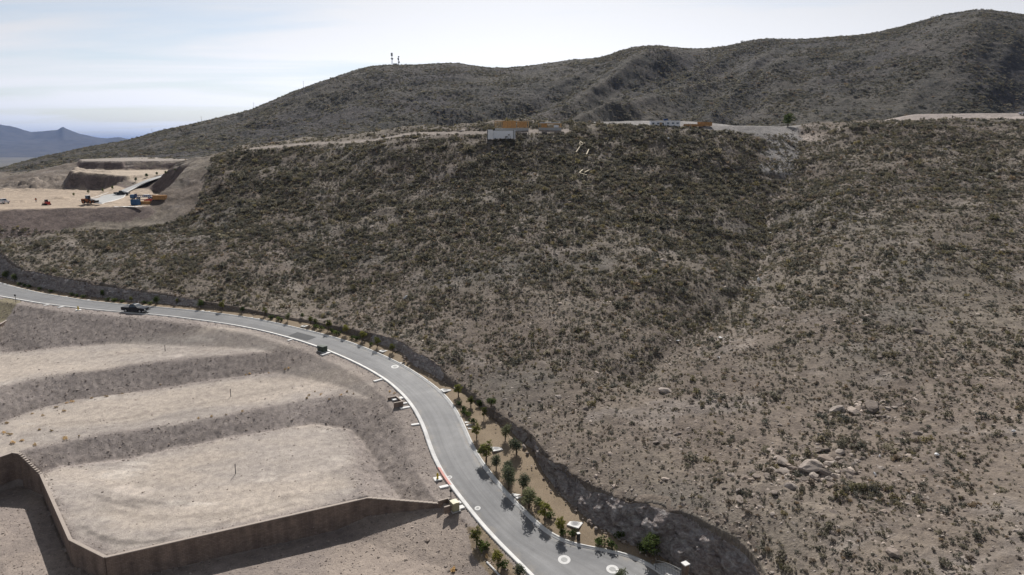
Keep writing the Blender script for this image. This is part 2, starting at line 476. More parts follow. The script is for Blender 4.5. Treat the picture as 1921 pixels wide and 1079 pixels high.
# retaining wall along the lowest lot (top edge as seen)
WALL_TOP = [(-70, 884, 43.2), (23, 850, 43.0), (37, 852, 43.0), (77, 891, 44.95), (132, 1014, 45.1), (198, 1047, 45.15), (690, 935, 45.15), (829, 946, 46.05)]
wall_pts = np.array([PH(u, v, h) for u, v, h in WALL_TOP])
LOW_DROP = 48.3
low_poly = [tuple(p[:2]) for p in wall_pts] + [tuple(PH(860, 968, 46.6)[:2]), tuple(PH(1000, 1130, 48.6)[:2]), tuple(PH(1120, 1300, 50)[:2]), (-20, 30), (-120, 30), (-140, 78)]
# concrete ramp up to the second terrace
RAMP_L = np.array([PH(u, v, h) for u, v, h in [(150, 377, 20.0), (178, 371, 19.95), (215, 358, 18.6), (240, 348, 17.2), (265, 337, 15.3), (290, 331, 14.0), (313, 326.5, 13.35)]])
RAMP_R = np.array([PH(u, v, h) for u, v, h in [(190, 383, 20.0), (232, 371, 19.95), (238, 360, 18.6), (258, 350, 17.2), (276, 341, 15.3), (298, 333, 14.0), (318, 328, 13.35)]])
RAMP_L = resample(RAMP_L, 60, 3.0); RAMP_R = resample(RAMP_R, 60, 3.0)

def zone_fields(x, y):
    """ground height, soil colour and zone id for every point"""
    sh = x.shape
    x = x.ravel(); y = y.ravel()
    # --- side of the road corridor
    corridor = np.concatenate([LL[:, :2], TOP[::-1, :2]])
    cs = corridor[::4]
    dcor = poly_dist(x, y, cs)
    left_poly = np.concatenate([LL[::4, :2], [(30, 10), (-260, 10), (-330, 170)]])
    # left ground lies between the road's left edge and the camera
    isleft = in_poly(x, y, [tuple(p) for p in left_poly])
    # --- native hillside
    zh = hill_tps(x, y)
    dtop, _, _ = seg_dist(x, y, TOP[::5])
    amp = smooth(0.3, 9.0, dtop)
    cl_ = np.array([PD(u, v, D_) for (u, v), D_ in zip(CREST_LINE, (279, 277, 271, 270, 266, 263, 262, 264))])
    dcl, _, _ = seg_dist(x, y, cl_)
    dri = np.minimum(poly_dist(x, y, RIDGE_R.poly), poly_dist(x, y, RIDGE_M.poly))
    amp = amp * (0.12 + 0.88 * smooth(1.0, 16.0, np.minimum(dcl, dri)))
    n1 = fbm(x / 42, y / 42, 3, 3); n2 = fbm(x / 13, y / 13, 3, 5); n3 = fbm(x / 3.4, y / 3.4, 3, 9); n4 = fbm(x / 1.1, y / 1.1, 2, 21)
    rg = ridged((x + 0.35 * y) / 26, (y - 0.1 * x) / 46, 3, 31) - 0.55
    rel = 0.9 * n1 + 0.75 * n2 + 0.42 * n3 + 0.18 * n4 + 1.7 * rg
    steep = smooth(150, 250, y)
    zh = zh + amp * rel * (0.62 + 0.75 * steep)
    soil = np.zeros((len(x), 3))
    tan = np.array([0.212, 0.184, 0.150]); red = np.array([0.182, 0.151, 0.125]); gry = np.array([0.172, 0.160, 0.140]); pal = np.array([0.30, 0.265, 0.235])
    k = smooth(-0.5, 0.5, fbm(x / 30, y / 30, 4, 41))[:, None]
    soil = tan * (1 - k) + red * k
    k = smooth(0.05, 0.6, fbm(x / 18 + 9, y / 18, 4, 47))[:, None]
    soil = soil * (1 - 0.6 * k) + gry * 0.6 * k
    near = (smooth(125, 70, y) * smooth(-15, 10, x))[:, None]
    soil = soil * (1 + 0.22 * near)
    k = (smooth(0.22, 0.6, fbm(x / 7, y / 7, 4, 53)) * 0.65)[:, None]
    soil = soil * (1 - k) + pal * k
    z = zh.copy()
    # --- graded light strip along the crest
    U, V = to_px(np.stack([x, y, zh], -1))
    k = (smooth(3.2, 1.0, dcl + 1.2 * fbm(x / 5, y / 5, 3, 57)))[:, None]
    soil = soil * (1 - k) + np.array([0.36, 0.315, 0.275]) * k
    gl_ = np.array([PD(u, v, D_) for u, v, D_ in [(1505, 250, 286), (1490, 275, 272), (1470, 340, 236), (1440, 400, 211), (1435, 450, 191), (1420, 520, 166), (1400, 555, 154), (1335, 600, 140), (1270, 650, 125), (1200, 700, 113)]])
    dgl, par, _ = seg_dist(x, y, gl_)
    k = (smooth(3.2, 0.6, dgl + 2.2 * fbm(x / 4, y / 4, 3, 59) + 0.25 * par) * smooth(-0.25, 0.2, fbm(x / 9, y / 9, 2, 60)))[:, None] * 0.8
    soil = soil * (1 - k) + np.array([0.40, 0.35, 0.31]) * k
    sc_ = PD(1508, 268, 278); k = np.exp(-(((x - sc_[0]) / 4.0) ** 2 + ((y - sc_[1]) / 11.0) ** 2))[:, None] * (0.7 + 0.5 * fbm(x / 2, y / 2, 3, 62))[:, None]
    soil = soil * (1 - np.clip(k, 0, 1)) + np.array([0.46, 0.40, 0.355]) * np.clip(k, 0, 1)
    z = z - (0.8 * np.exp(-(dgl / 2.5) ** 2) + 1.1 * np.exp(-(dgl / 8.0) ** 2)) * smooth(0, 10, dtop)
    for pad, colr in ((RIDGE_M, (0.30, 0.285, 0.27)), (RIDGE_R, (0.36, 0.315, 0.285))):
        z2, d = pad.grade(x, y, z)
        mm = (d < 60) & (y > 240) & (z2 > z + 0.15)
        z = np.where(mm, z2, z)
        kf_ = np.where(mm, 1.0, smooth(*((8.5, 5.0) if pad is RIDGE_M else (28.0, 23.0)), d + 2.5 * fbm(x / 5, y / 5, 3, 64)))[:, None] * (y > 235)[:, None]
        soil = soil * (1 - kf_) + np.array(colr) * (1 + 0.2 * fbm(x / 3, y / 3, 3, 66))[:, None] * kf_
    # --- construction terraces
    bench_zone = (x < -80) & (y > 190)
    for pad, col, nm in ((PADC, (0.36, 0.32, 0.28), 'c'), (PADB, (0.50, 0.42, 0.33), 'b'), (BENCH, (0.46, 0.375, 0.29), 'a')):
        d = poly_dist(x, y, pad.poly) + 1.3 * fbm(x / 8, y / 8, 3, 63) * (y < 420)
        z2, d = pad.grade(x, y, z, d)
        dd = d + 1.6 * fbm(x / 6, y / 6, 3, 61)
        changed = (np.abs(z2 - z) > 0.25) & (d > 0)
        m = (smooth(0.8, -0.8, dd) * bench_zone)[:, None]
        mc = (changed & bench_zone)
        soil[mc] = np.array([0.175, 0.14, 0.125]) * (1 + 0.25 * fbm(x[mc] / 3, y[mc] / 3, 3, 67))[:, None]
        soil = soil * (1 - m) + np.array(col) * m
        z = np.where(bench_zone, z2, z)
    dr, par, _ = seg_dist(x, y, 0.5 * (RAMP_L + RAMP_R)[::3])
    zr = np.interp(par * 3, np.arange(60), 0.5 * (RAMP_L[:, 2] + RAMP_R[:, 2]))
    hw = np.interp(par * 3, np.arange(60), 0.5 * np.linalg.norm((RAMP_L - RAMP_R)[:, :2], axis=1))
    e = np.maximum(dr - hw - 1.0, 0)
    zz = np.minimum(np.maximum(z, zr - 0.06 - 0.7 * e), zr - 0.06 + 1.1 * e)
    z = np.where(bench_zone & (e < 30), zz, z)
    # rubble pile beside the terraces
    pc = PD(75, 340, 320)
    e = ((x - pc[0]) / 26) ** 2 + ((y - pc[1]) / 20) ** 2
    k = np.exp(-e * 1.1)
    z = z + k * (4.0 + 3.4 * fbm(x / 6, y / 6, 4, 71, 0.65))
    for (u_, v_, r_, h_) in ((115, 374, 3.0, 1.1), (168, 386, 3.4, 0.7), (40, 379, 4.0, 0.6), (210, 381, 2.5, 0.5)):
        q_ = PH(u_, v_, 20.0); z = z + h_ * np.exp(-(((x - q_[0]) / r_) ** 2 + ((y - q_[1]) / r_) ** 2)) * (1 + 0.6 * fbm(x / 1.2, y / 1.2, 2, 73)) * bench_zone
    soil = soil * (1 - 0.7 * k[:, None]) + np.array([0.30, 0.255, 0.215]) * 0.7 * k[:, None]
    # --- left side: graded lots stepping down towards the camera
    D = y
    zl = CZ - np.interp(y, [40, 88, 100, 125, 150, 175, 220], [48.9, LOW_DROP, 46.5, 43.5, 39.5, 38.5, 37.5])
    gravel = np.array([0.325, 0.285, 0.26])
    sl = np.tile(gravel, (len(x), 1)) * (1 + 0.18 * fbm(x / 9, y / 9, 4, 81))[:, None]
    padcol = np.array([0.50, 0.437, 0.375]); padgrey = np.array([0.42, 0.375, 0.335])
    d0 = poly_dist(x, y, PAD0.poly)
    sl[d0 < 0] = np.array([0.255, 0.225, 0.155])
    zl = np.where(d0 < 0, PAD0.h(x, y), zl)
    for pad in (PAD1, PAD2, PAD3):
        z2, d = pad.grade(x, y, zl)
        dd = d + 1.5 * fbm(x / 7, y / 7, 4, 83) + 0.5 * fbm(x / 1.6, y / 1.6, 2, 85)
        m = smooth(0.7, -1.8, dd)[:, None]
        kk = smooth(-0.35, 0.35, fbm(x / 16, y / 5.5, 4, 87) + 0.5 * smooth(-7, -0.5, d) - 0.25)[:, None]
        col = padcol * (1 - kk) + padgrey * kk
        wht = smooth(0.36, 0.62, fbm(x / 9 + 4, y / 3.2, 4, 91))[:, None]
        col = col * (1 - wht * 0.6) + np.array([0.66, 0.60, 0.53]) * wht * 0.6
        sl = sl * (1 - m) + col * m
        zl = z2
    for px_, w_, amt in (([(178, 930), (215, 943), (258, 949)], 0.35, -0.26), ([(238, 937), (290, 944), (345, 943)], 0.4, -0.26), ([(165, 1000), (220, 1021), (300, 1016)], 0.4, -0.24), ([(150, 985), (190, 1010), (260, 1021), (335, 1004)], 0.3, -0.22),
                         ([(200, 955), (290, 972), (420, 965), (560, 930)], 0.5, -0.18), ([(280, 1003), (400, 985), (560, 945)], 0.35, -0.2), ([(230, 918), (255, 920), (275, 922)], 1.1, 0.30), ([(545, 900), (600, 880), (650, 868)], 0.9, 0.18), ([(300, 832), (480, 803)], 0.5, -0.14)):
        Lp = [on_plane(u, v, PAD3.c) for u, v in px_]
        dt, _, _ = seg_dist(x, y, resample(np.array(Lp), 12, 1.0))
        kk = smooth(w_ * 1.6, w_ * 0.4, dt + 0.4 * fbm(x / 1.2, y / 1.2, 2, 111))[:, None] * amt
        sl = sl * (1 + kk)
    for px_, w_, amt in (([(60, 800), (200, 790), (400, 755), (600, 715)], 0.5, -0.12), ([(40, 820), (250, 795), (480, 750)], 0.4, -0.10), ([(500, 712), (600, 706), (680, 700)], 1.6, -0.12), ([(100, 680), (250, 662), (420, 648)], 0.5, -0.10), ([(325, 668), (345, 666)], 0.9, 0.35)):
        Lp = [on_plane(u, v, PAD2.c if v > 690 else PAD1.c) for u, v in px_]
        dt, _, _ = seg_dist(x, y, resample(np.array(Lp), 12, 1.0))
        kk = smooth(w_ * 1.6, w_ * 0.4, dt + 0.4 * fbm(x / 1.2, y / 1.2, 2, 113))[:, None] * amt
        sl = sl * (1 + kk)
    # ground between pads and the road edge
    droad, par, _ = seg_dist(x, y, LL[::4])
    zrd = np.interp(par * 4, np.arange(NR), LL[:, 2])
    e = np.maximum(droad - 3.0, 0)
    zl = np.minimum(np.maximum(zl, zrd + 0.02 - 0.5 * e), zrd + 0.06 + 0.5 * e)
    k = (smooth(14, 2, droad + 5 * fbm(x / 8, y / 8, 3, 95)) * smooth(150, 115, y) * 0.6)[:, None]
    sl = sl * (1 - k) + np.array([0.335, 0.29, 0.255]) * k
    dpad = np.minimum.reduce([poly_dist(x, y, p_.poly) for p_ in (PAD1, PAD2, PAD3)])
    bank = smooth(0.0, 1.2, dpad) * smooth(1.5, 4.0, droad)
    zl = zl + bank * (0.16 * (ridged(x / 1.3, y / 5.0, 2, 115) - 0.55) + 0.11 * fbm(x / 0.55, y / 0.55, 2, 117)) + (1 - bank) * 0.02 * fbm(x / 0.7, y / 0.7, 2, 118)
    zl = zl + (0.07 * fbm(x / 2.5, y / 2.5, 3, 97) + 0.16 * fbm(x / 9, y / 9, 2, 99)) * smooth(0.3, 3.0, droad)
    sl = sl * (1 + (0.10 + 0.16 * bank) * fbm(x / 0.6, y / 0.6, 2, 119) + 0.10 * bank * fbm(x / 2.4, y / 6, 3, 120))[:, None]
    # foot of the retaining wall
    dlow = poly_dist(x, y, low_poly)
    inl = (dlow < 0.0)
    lowz = CZ - LOW_DROP + 0.05 * fbm(x / 3, y / 3, 3, 101) - 0.012 * (x + 40)
    dr2 = np.maximum(droad - 1.4, 0)
    lowz = np.minimum(np.maximum(lowz, zrd - 0.10 - 0.22 * dr2), zrd - 0.02 + 0.4 * dr2)
    zl = np.where(inl, lowz, zl)
    lowcol = np.array([0.31, 0.265, 0.235]) * (1 + 0.2 * fbm(x / 6, y / 6, 4, 103))[:, None]
    k = smooth(-0.2, 0.4, fbm(x / 14, y / 6, 3, 107) + 0.25 * smooth(-35, -10, x))[:, None]
    lowcol = lowcol * (1 - 0.6 * k) + np.array([0.40, 0.335, 0.28]) * 0.6 * k
    sl = np.where(inl[:, None], lowcol, sl)
    bed = in_poly(x, y, BED)
    sl[bed] = np.array([0.27, 0.215, 0.15])
    # merge
    z = np.where(isleft, zl, z)
    soil = np.where(isleft[:, None], sl, soil)
    zone = np.where(isleft, 1, np.where(bench_zone & (z < CZ + 2) & (y > 208) & (x < -95), 2, 0))
    # under the road and the planting strip the sheet is pulled down
    dR, par, _ = seg_dist(x, y, RL[::4])
    zrr = np.interp(par * 4, np.arange(NR), RL[:, 2])
    ins = dcor < 0.0
    z = np.where(ins, np.minimum(z, np.minimum(zrr, zrd) - 0.7), z)
    return z.reshape(sh), np.clip(soil, 0.02, 0.9).reshape(sh + (3,)), zone.reshape(sh), dcor.reshape(sh)

# ------------------------------------------------------------------ terrain sheet: fan of rows that widens with distance
NA, ND = 1020, 600
ta = np.tan(np.linspace(R(-52), R(50), NA))
Dr = np.exp(np.linspace(math.log(40), math.log(490), ND))
GX = ta[None, :] * Dr[:, None]; GY = np.repeat(Dr[:, None], NA, 1)
GX = np.clip(GX, -420, 420)
GZ, GS, GZone, GCor = zone_fields(GX, GY)
_wl = [tuple(p[:2]) for p in wall_pts]
dw_, pw_, sw_ = seg_dist(GX, GY, _wl)
snap = (dw_ < 0.45) & (GZone == 1) & (pw_ > 0.02) & (pw_ < len(_wl) - 1.02)
inlow = in_poly(GX, GY, low_poly)
wi = np.clip(np.floor(pw_).astype(int), 0, len(_wl) - 2); wf = pw_ - wi
wa = np.array(_wl)
qx = wa[wi, 0] + (wa[wi + 1, 0] - wa[wi, 0]) * wf; qy = wa[wi, 1] + (wa[wi + 1, 1] - wa[wi, 1]) * wf
k_ = np.where(dw_ > 1e-4, 0.09 / np.maximum(dw_, 1e-4), 0)
GX = np.where(snap, qx + (GX - qx) * k_, GX); GY = np.where(snap, qy + (GY - qy) * k_, GY)
mat_hill = soil_material('desert_soil', (2.6, 7.0, 30.0), 0.55, 0.40)
mat_lot = soil_material('graded_soil', (5.5, 4.0, 20.0), 0.45, 0.30)
mat_bench = soil_material('construction_soil', (1.6, 7.0, 26.0), 0.6, 0.42)
F = grid_faces(ND, NA)
Vall = np.stack([GX, GY, GZ], -1).reshape(-1, 3); Sall = GS.reshape(-1, 3)
zf = GZone.ravel()[F]; cf = GCor.ravel()[F].max(1)
keep = cf > -0.35
zmaj = zf.max(1); zmaj = np.where((zf == 1).all(1), 1, np.where(zmaj == 2, 2, 0))
def sub(name, sel, mat, label=None):
    f = F[sel]; idx, inv = np.unique(f.ravel(), return_inverse=True)
    me = mesh_np(name, Vall[idx], inv.reshape(f.shape), mat, True, Sall[idx])
    return tag(new(name, me), kind='structure')
hill_o = sub('hillside', keep & (zmaj == 0), mat_hill)
lot_o = sub('graded_ground', keep & (zmaj == 1), mat_lot)
bench_o = sub('construction_terrace', keep & (zmaj == 2), mat_bench)
def ground_z(x, y):
    """height of the sheet by bilinear lookup"""
    x = np.asarray(x, float); y = np.asarray(y, float)
    fi = (np.log(np.clip(y, 40.01, 489)) - math.log(40)) / (math.log(490) - math.log(40)) * (ND - 1)
    fa = (np.arctan(x / y) - R(-52)) / (R(50) - R(-52)) * (NA - 1)
    i = np.clip(fi.astype(int), 0, ND - 2); j = np.clip(fa.astype(int), 0, NA - 2)
    a = fi - i; b = np.clip(fa - j, 0, 1)
    return (GZ[i, j] * (1 - a) * (1 - b) + GZ[i + 1, j] * a * (1 - b) + GZ[i, j + 1] * (1 - a) * b + GZ[i + 1, j + 1] * a * b)
def hit(u, v, y0=45.0, y1=480.0):
    """first place where the sight line through (u, v) meets the sheet"""
    x, y, z = ray(u, v)
    t = np.exp(np.linspace(math.log(y0), math.log(y1), 4000)) / y
    gz = ground_z(x * t, y * t); below = (CZ + z * t) <= gz
    k = int(np.argmax(below)) if below.any() else len(t) - 1
    return np.array([x * t[k], y * t[k], gz[k]])

# ------------------------------------------------------------------ road, kerbs, planting strip, rock cut
def ribbon(name, rows, mat, shade=True, colors=None, flip=False):
    """rows: list of (n,3) polylines laid side by side"""
    A = np.stack(rows, 0); nr, nc = A.shape[:2]
    f = grid_faces(nr, nc)
    if flip: f = f[:, ::-1]
    return mesh_np(name, A.reshape(-1, 3), f, mat, shade, colors)
up = np.array([0, 0, 1.0])
def inward(A, B):
    d = B - A; d[:, 2] = 0
    return d / np.linalg.norm(d, axis=1)[:, None]
def nearest_dir(A, B):
    """unit direction in plan from each point of A to the nearest point of B"""
    i = ((A[:, None, :2] - B[None, :, :2]) ** 2).sum(-1).argmin(1)
    d = (B[i] - A).copy(); d[:, 2] = 0
    return d / np.linalg.norm(d, axis=1)[:, None], i
dirR, _ = nearest_dir(RL, LL); dirL, _ = nearest_dir(LL, RL)
for d_ in (dirR, dirL):
    for k_ in range(2):
        d_[:, k_] = np.convolve(np.r_[np.full(8, d_[0, k_]), d_[:, k_], np.full(8, d_[-1, k_])], np.ones(17) / 17, 'valid')
# asphalt
m_asph, nt = mat_nodes('asphalt')
g = N(nt, 'ShaderNodeNewGeometry'); p = g.outputs['Position']
f1 = noise_tex(nt, p, 0.09, 4, 0.6, 0.8); f2 = noise_tex(nt, p, 1.2, 5, 0.7); f3 = noise_tex(nt, p, 22, 2)
c = ramp(nt, f1, [(0.3, (0.150, 0.152, 0.157)), (0.7, (0.205, 0.205, 0.206))])
c = mul(nt, c, ramp(nt, f2, [(0.3, 0.90), (0.7, 1.07)]))
c = mul(nt, c, ramp(nt, f3, [(0.35, 0.85), (0.65, 1.12)]))
ln = N(nt, 'ShaderNodeVertexColor', layer_name='soil'); ls = N(nt, 'ShaderNodeSeparateColor', {0: ln.outputs['Color']})
lk = N(nt, 'ShaderNodeMath', {0: ls.outputs[0], 1: 9.0}, operation='MULTIPLY'); la = N(nt, 'ShaderNodeMath', {0: ls.outputs[1], 1: 7.0}, operation='MULTIPLY')
lc = N(nt, 'ShaderNodeCombineXYZ', {0: lk.outputs[0], 1: la.outputs[0]})
f4 = noise_tex(nt, lc.outputs[0], 1.0, 5, 0.65, 0.4)
c = mul(nt, c, ramp(nt, f4, [(0.30, 0.80), (0.5, 1.0), (0.72, 1.22)]))
ed = N(nt, 'ShaderNodeMath', {0: ls.outputs[0], 1: 0.5}, operation='SUBTRACT'); ed = N(nt, 'ShaderNodeMath', {0: ed.outputs[0]}, operation='ABSOLUTE')
fd = noise_tex(nt, p, 0.5, 5, 0.7)
ee = N(nt, 'ShaderNodeMath', {0: ed.outputs[0], 1: fd}, operation='MULTIPLY')
du = ramp(nt, ee.outputs[0], [(0.20, 0.0), (0.31, 0.75)])
dm = N(nt, 'ShaderNodeMix', data_type='RGBA'); nt.links.new(du, dm.inputs['Factor']); nt.links.new(c, dm.inputs['A']); dm.inputs['B'].default_value = (0.26, 0.235, 0.205, 1)
c = dm.outputs['Result']
finish(nt, c, ramp(nt, f1, [(0.3, 0.72), (0.7, 0.62)]), f3, 0.25, 0.02, 0.30)
inR = RL + dirR * 0.62; inL = LL + dirL * 0.62
i_ = ((inR[:, None, :2] - inL[None, :, :2]) ** 2).sum(-1).argmin(1)
rows = []
for k in np.linspace(0, 1, 9):
    a = inR * (1 - k) + resample(inL, NR) * k
    rows.append(a + up * (0.02 + 0.05 * 4 * k * (1 - k)))
lane = np.zeros((9, NR, 3)); lane[..., 0] = np.linspace(0, 1, 9)[:, None]; lane[..., 1] = np.linspace(0, 1, NR)[None]
road_o = tag(new('road', ribbon('road', rows, m_asph, flip=True, colors=lane.reshape(-1, 3))), kind='structure')
m_conc = simple('kerb_concrete', (0.60, 0.595, 0.58), 0.8, 0.16, 0.8, spec=0.25)
def kerb(name, L, d, side):
    prof = [(0.0, -0.25), (0.0, 0.15), (0.20, 0.155), (0.27, 0.06), (0.30, 0.035), (0.66, 0.030), (0.66, -0.2)]
    rows = [L + d * a + up * b for a, b in prof]
    return tag(new(name, ribbon(name, rows, m_conc, False, flip=side)), kind='structure')
kerb_r = kerb('kerb', RL, dirR, True); kerb_l = kerb('kerb', LL, dirL, False)
# planting strip
m_strip, nt = mat_nodes('decomposed_granite')
g = N(nt, 'ShaderNodeNewGeometry'); p = g.outputs['Position']
f1 = noise_tex(nt, p, 0.35, 5); f2 = noise_tex(nt, p, 7, 4, 0.7)
c = ramp(nt, f1, [(0.3, (0.235, 0.185, 0.130)), (0.7, (0.30, 0.238, 0.172))])
c = mul(nt, c, ramp(nt, f2, [(0.3, 0.72), (0.7, 1.22)]))
finish(nt, c, 0.95, f2, 0.5, 0.05, 0.1)
foot_r = resample(FOOT, NR)
# pair every kerb place with the foot of the cut by nearest plan distance, kept in order
fi = ((RL[:, None, :2] - FOOT[None, :, :2]) ** 2).sum(-1).argmin(1)
fi = np.maximum.accumulate(fi).astype(float)
fi = np.convolve(np.r_[np.full(6, fi[0]), fi, np.full(6, fi[-1])], np.ones(13) / 13, 'valid')
footp = np.stack([np.interp(fi, np.arange(len(FOOT)), FOOT[:, k]) for k in range(3)], -1)
dout = footp - RL; dout[:, 2] = 0
dout /= np.maximum(np.linalg.norm(dout, axis=1), 0.3)[:, None]
rows = []
for k in np.linspace(0, 1, 14):
    a = RL * (1 - k) + (footp + dout * 1.1) * k
    a = a + up * (0.05 + 0.25 * k * (1 - k)) + up[None] * (0.07 * fbm(a[:, 0] / 1.5, a[:, 1] / 1.5, 3, 121) * min(1, 6 * k))[:, None]
    rows.append(a)
strip_o = tag(new('planting_strip', ribbon('planting_strip', rows, m_strip)), kind='structure')
# rock cut
m_cut, nt = mat_nodes('cut_rock')
g = N(nt, 'ShaderNodeNewGeometry'); p = g.outputs['Position']
mpn = N(nt, 'ShaderNodeMapping', {'Vector': p, 'Scale': (1, 1, 1.8), 'Rotation': (0.3, 0.25, 0)})
f1 = noise_tex(nt, mpn.outputs[0], 0.85, 7, 0.72, 1.2); f2 = noise_tex(nt, mpn.outputs[0], 2.4, 6, 0.75)
vo = N(nt, 'ShaderNodeTexVoronoi', {'Vector': mpn.outputs[0], 'Scale': 1.5}, feature='F1')
c = ramp(nt, f1, [(0.30, (0.27, 0.22, 0.205)), (0.46, (0.47, 0.41, 0.39)), (0.58, (0.62, 0.58, 0.56)), (0.70, (0.82, 0.80, 0.78))])
c = mul(nt, c, ramp(nt, f2, [(0.3, 0.55), (0.7, 1.2)]))
h = N(nt, 'ShaderNodeMath', {0: vo.outputs['Distance'], 1: f2}, operation='ADD')
finish(nt, c, 0.95, h.outputs[0], 1.0, 0.8, 0.1)
NCUT = 1500
ti = ((resample(FOOT, NCUT)[:, None, :2] - TOP[None, :, :2]) ** 2).sum(-1).argmin(1).astype(float)
ti = np.maximum.accumulate(ti)
ti = 0.5 * ti + 0.5 * np.convolve(np.r_[np.full(20, ti[0]), ti, np.full(20, ti[-1])], np.ones(41) / 41, 'valid')
CF = resample(FOOT, NCUT)
CT = np.stack([np.interp(ti, np.arange(len(TOP)), TOP[:, k]) for k in range(3)], -1)
nrm = CT - CF; nrm[:, 2] = 0
nrm = nrm / np.maximum(np.linalg.norm(nrm, axis=1), 0.2)[:, None]
for k_ in range(2):
    nrm[:, k_] = np.convolve(np.r_[np.full(15, nrm[0, k_]), nrm[:, k_], np.full(15, nrm[-1, k_])], np.ones(31) / 31, 'valid')
hgt = np.maximum(CT[:, 2] - CF[:, 2], 0.05)
rows = []
s_ = np.arange(NCUT) * (np.linalg.norm(np.diff(CF[:, :2], axis=0), axis=1).sum() / NCUT)
NVC = 44
for k in np.linspace(-0.15, 1.0, NVC):
    kk = max(k, 0)
    a = CF * (1 - kk) + CT * kk
    a = a + up * (min(k, 0) * 3.0)
    zz = kk * hgt
    wob = 0.9 * fbm(s_ / 4.0, zz / 2.0, 3, 143)
    slabs_ = vnoise(np.floor((s_ + 1.3 * wob) / 1.1 + 0.35 * zz), np.floor(zz / 0.75 + wob + 0.12 * s_), 145) - 0.5
    slabs2 = vnoise(np.floor((s_ + wob) / 0.42 + 0.5 * zz), np.floor(zz / 0.34 + 0.2 * s_), 147) - 0.5
    bulge = 0.7 * fbm(s_ / 3.4, zz / 1.8 + 5, 3, 131, 0.6) + 0.75 * (ridged(s_ / 2.6, zz / 4.0, 2, 137) - 0.55) + 0.62 * slabs_ + 0.26 * slabs2
    a = a + nrm * (bulge * np.minimum(hgt / 2.2, 1.25) * (0.35 + 0.65 * math.sin(math.pi * min(max(kk, 0.0), 0.88))))[:, None]
    rows.append(a)
# lip lying on the hillside
tz = rows[-1]
for e_, up_ in ((0.5, 0.05), (1.2, 0.02), (2.2, -0.35)):
    a = tz + nrm * e_
    gz = ground_z(a[:, 0], a[:, 1])
    a[:, 2] = np.maximum(gz, CT[:, 2] - 0.8) + up_ + 0.10 * fbm(s_ / 0.9, s_ * 0 + e_, 3, 141) * (up_ > 0)
    rows.append(a)
ccol = np.ones((len(rows), NCUT, 3)) * np.array([0.205, 0.172, 0.142]) * (1 + 0.35 * fbm(s_ / 1.5, s_ * 0, 4, 149))[None, :, None]
cme = ribbon('rock_cut', rows, m_cut, False, colors=ccol.reshape(-1, 3))
cme.materials.append(mat_hill)
fi_ = np.zeros(len(cme.polygons), np.int32); fi_[(NVC - 3) * (NCUT - 1):] = 1
low_c = np.tile(hgt[:-1] < 1.3, len(rows) - 1); fi_[low_c[:len(fi_)]] = 1
cme.polygons.foreach_set('material_index', fi_)
cut_o = tag(new('rock_cut', cme), kind='structure')

# ------------------------------------------------------------------ mountain behind
CREST = [(-700, 345), (-300, 335), (0, 318), (50, 301), (100, 290), (180, 273), (250, 262), (290, 248), (340, 237), (400, 224), (470, 207), (500, 194), (560, 168), (600, 154), (640, 141), (680, 127), (710, 122), (760, 122), (800, 121),
    (850, 118), (880, 121), (900, 126), (940, 128), (985, 125), (1030, 118), (1060, 113), (1130, 108), (1150, 99), (1175, 91), (1210, 85), (1240, 86), (1290, 92), (1330, 91), (1380, 83), (1420, 73), (1450, 72), (1500, 74), (1560, 70),
    (1620, 65), (1680, 53), (1720, 42), (1780, 25), (1840, 17), (1880, 21), (1921, 27), (2100, 45), (2400, 70), (2900, 120)]
cu = np.array([a for a, b in CREST], float); cv = np.array([b for a, b in CREST], float)
# fan rows through the crest: distance of crest by column
cD = np.interp(cu, [-700, 0, 300, 700, 1200, 1840, 2900], [900, 900, 1000, 1120, 1050, 860, 900])
cP = PD(cu, cv, cD)
NMA, NMD = 900, 230
tam = np.tan(np.linspace(R(-56), R(56), NMA))
cta = cP[:, 0] / cP[:, 1]
Dc = np.interp(tam, cta, cD); Zc = np.interp(tam, cta, cP[:, 2])
kz = np.ones(15) / 15
Zc = np.convolve(np.r_[np.full(7, Zc[0]), Zc, np.full(7, Zc[-1])], kz, 'valid')
um = 960.5 + FPX * CP * tam
Zb = CZ - np.interp(um, [-300, 0, 150, 400, 700, 2200], [30, 22, 14, 9, 12, 12])
sg = np.r_[np.linspace(0, 1, NMD - 40) ** 0.9, 1 + np.linspace(0.01, 0.8, 40)]
D0 = 400.0
MD = D0 + (Dc[None] - D0) * sg[:, None]
MX = tam[None] * MD
sgc = np.minimum(sg, 1)[:, None]
prof = 0.62 * sgc ** 1.1 + 0.38 * smooth(0.25, 1.0, sgc)
MZ = Zb[None] + (Zc - Zb)[None] * prof
MZ = np.where(sg[:, None] > 1, Zc[None] - 0.30 * (MD - Dc[None]) - 0.0006 * (MD - Dc[None]) ** 2, MZ)
# spurs and ravines that run down from the crest, leaning to the left as they fall
lean = 420 * (1 - sgc)
a_ = (MX + lean) / 150
wv = 0.35 * fbm(MX / 260, MD / 260, 3, 151)
spur = ridged(a_ * 0.8 + wv, sgc * 0.45 + 3.3, 2, 153, 0.4) - 0.6
spur2 = ridged((MX + lean * 0.85) / 62 + wv * 2, sgc * 1.1, 2, 157, 0.45) - 0.6
env = smooth(0.0, 0.25, sgc) * smooth(1.0, 0.62, sg[:, None])
height = np.maximum(Zc - Zb, 8)[None]
env = env * np.interp(um, [1500, 1800], [1.0, 0.6])[None]
MZ = MZ + env * (np.minimum(height, 170) * 0.33 * spur + np.minimum(height, 120) * 0.12 * spur2) + env * 3.2 * fbm(MX / 22, MD / 22, 4, 161) + 0.8 * fbm(MX / 6, MD / 6, 2, 163) * smooth(0, 0.1, sgc)
mc_ = np.ones(MX.shape + (3,)) * np.array([0.112, 0.103, 0.108])
k = smooth(-0.4, 0.5, fbm(MX / 90, MD / 90, 4, 167))[..., None]
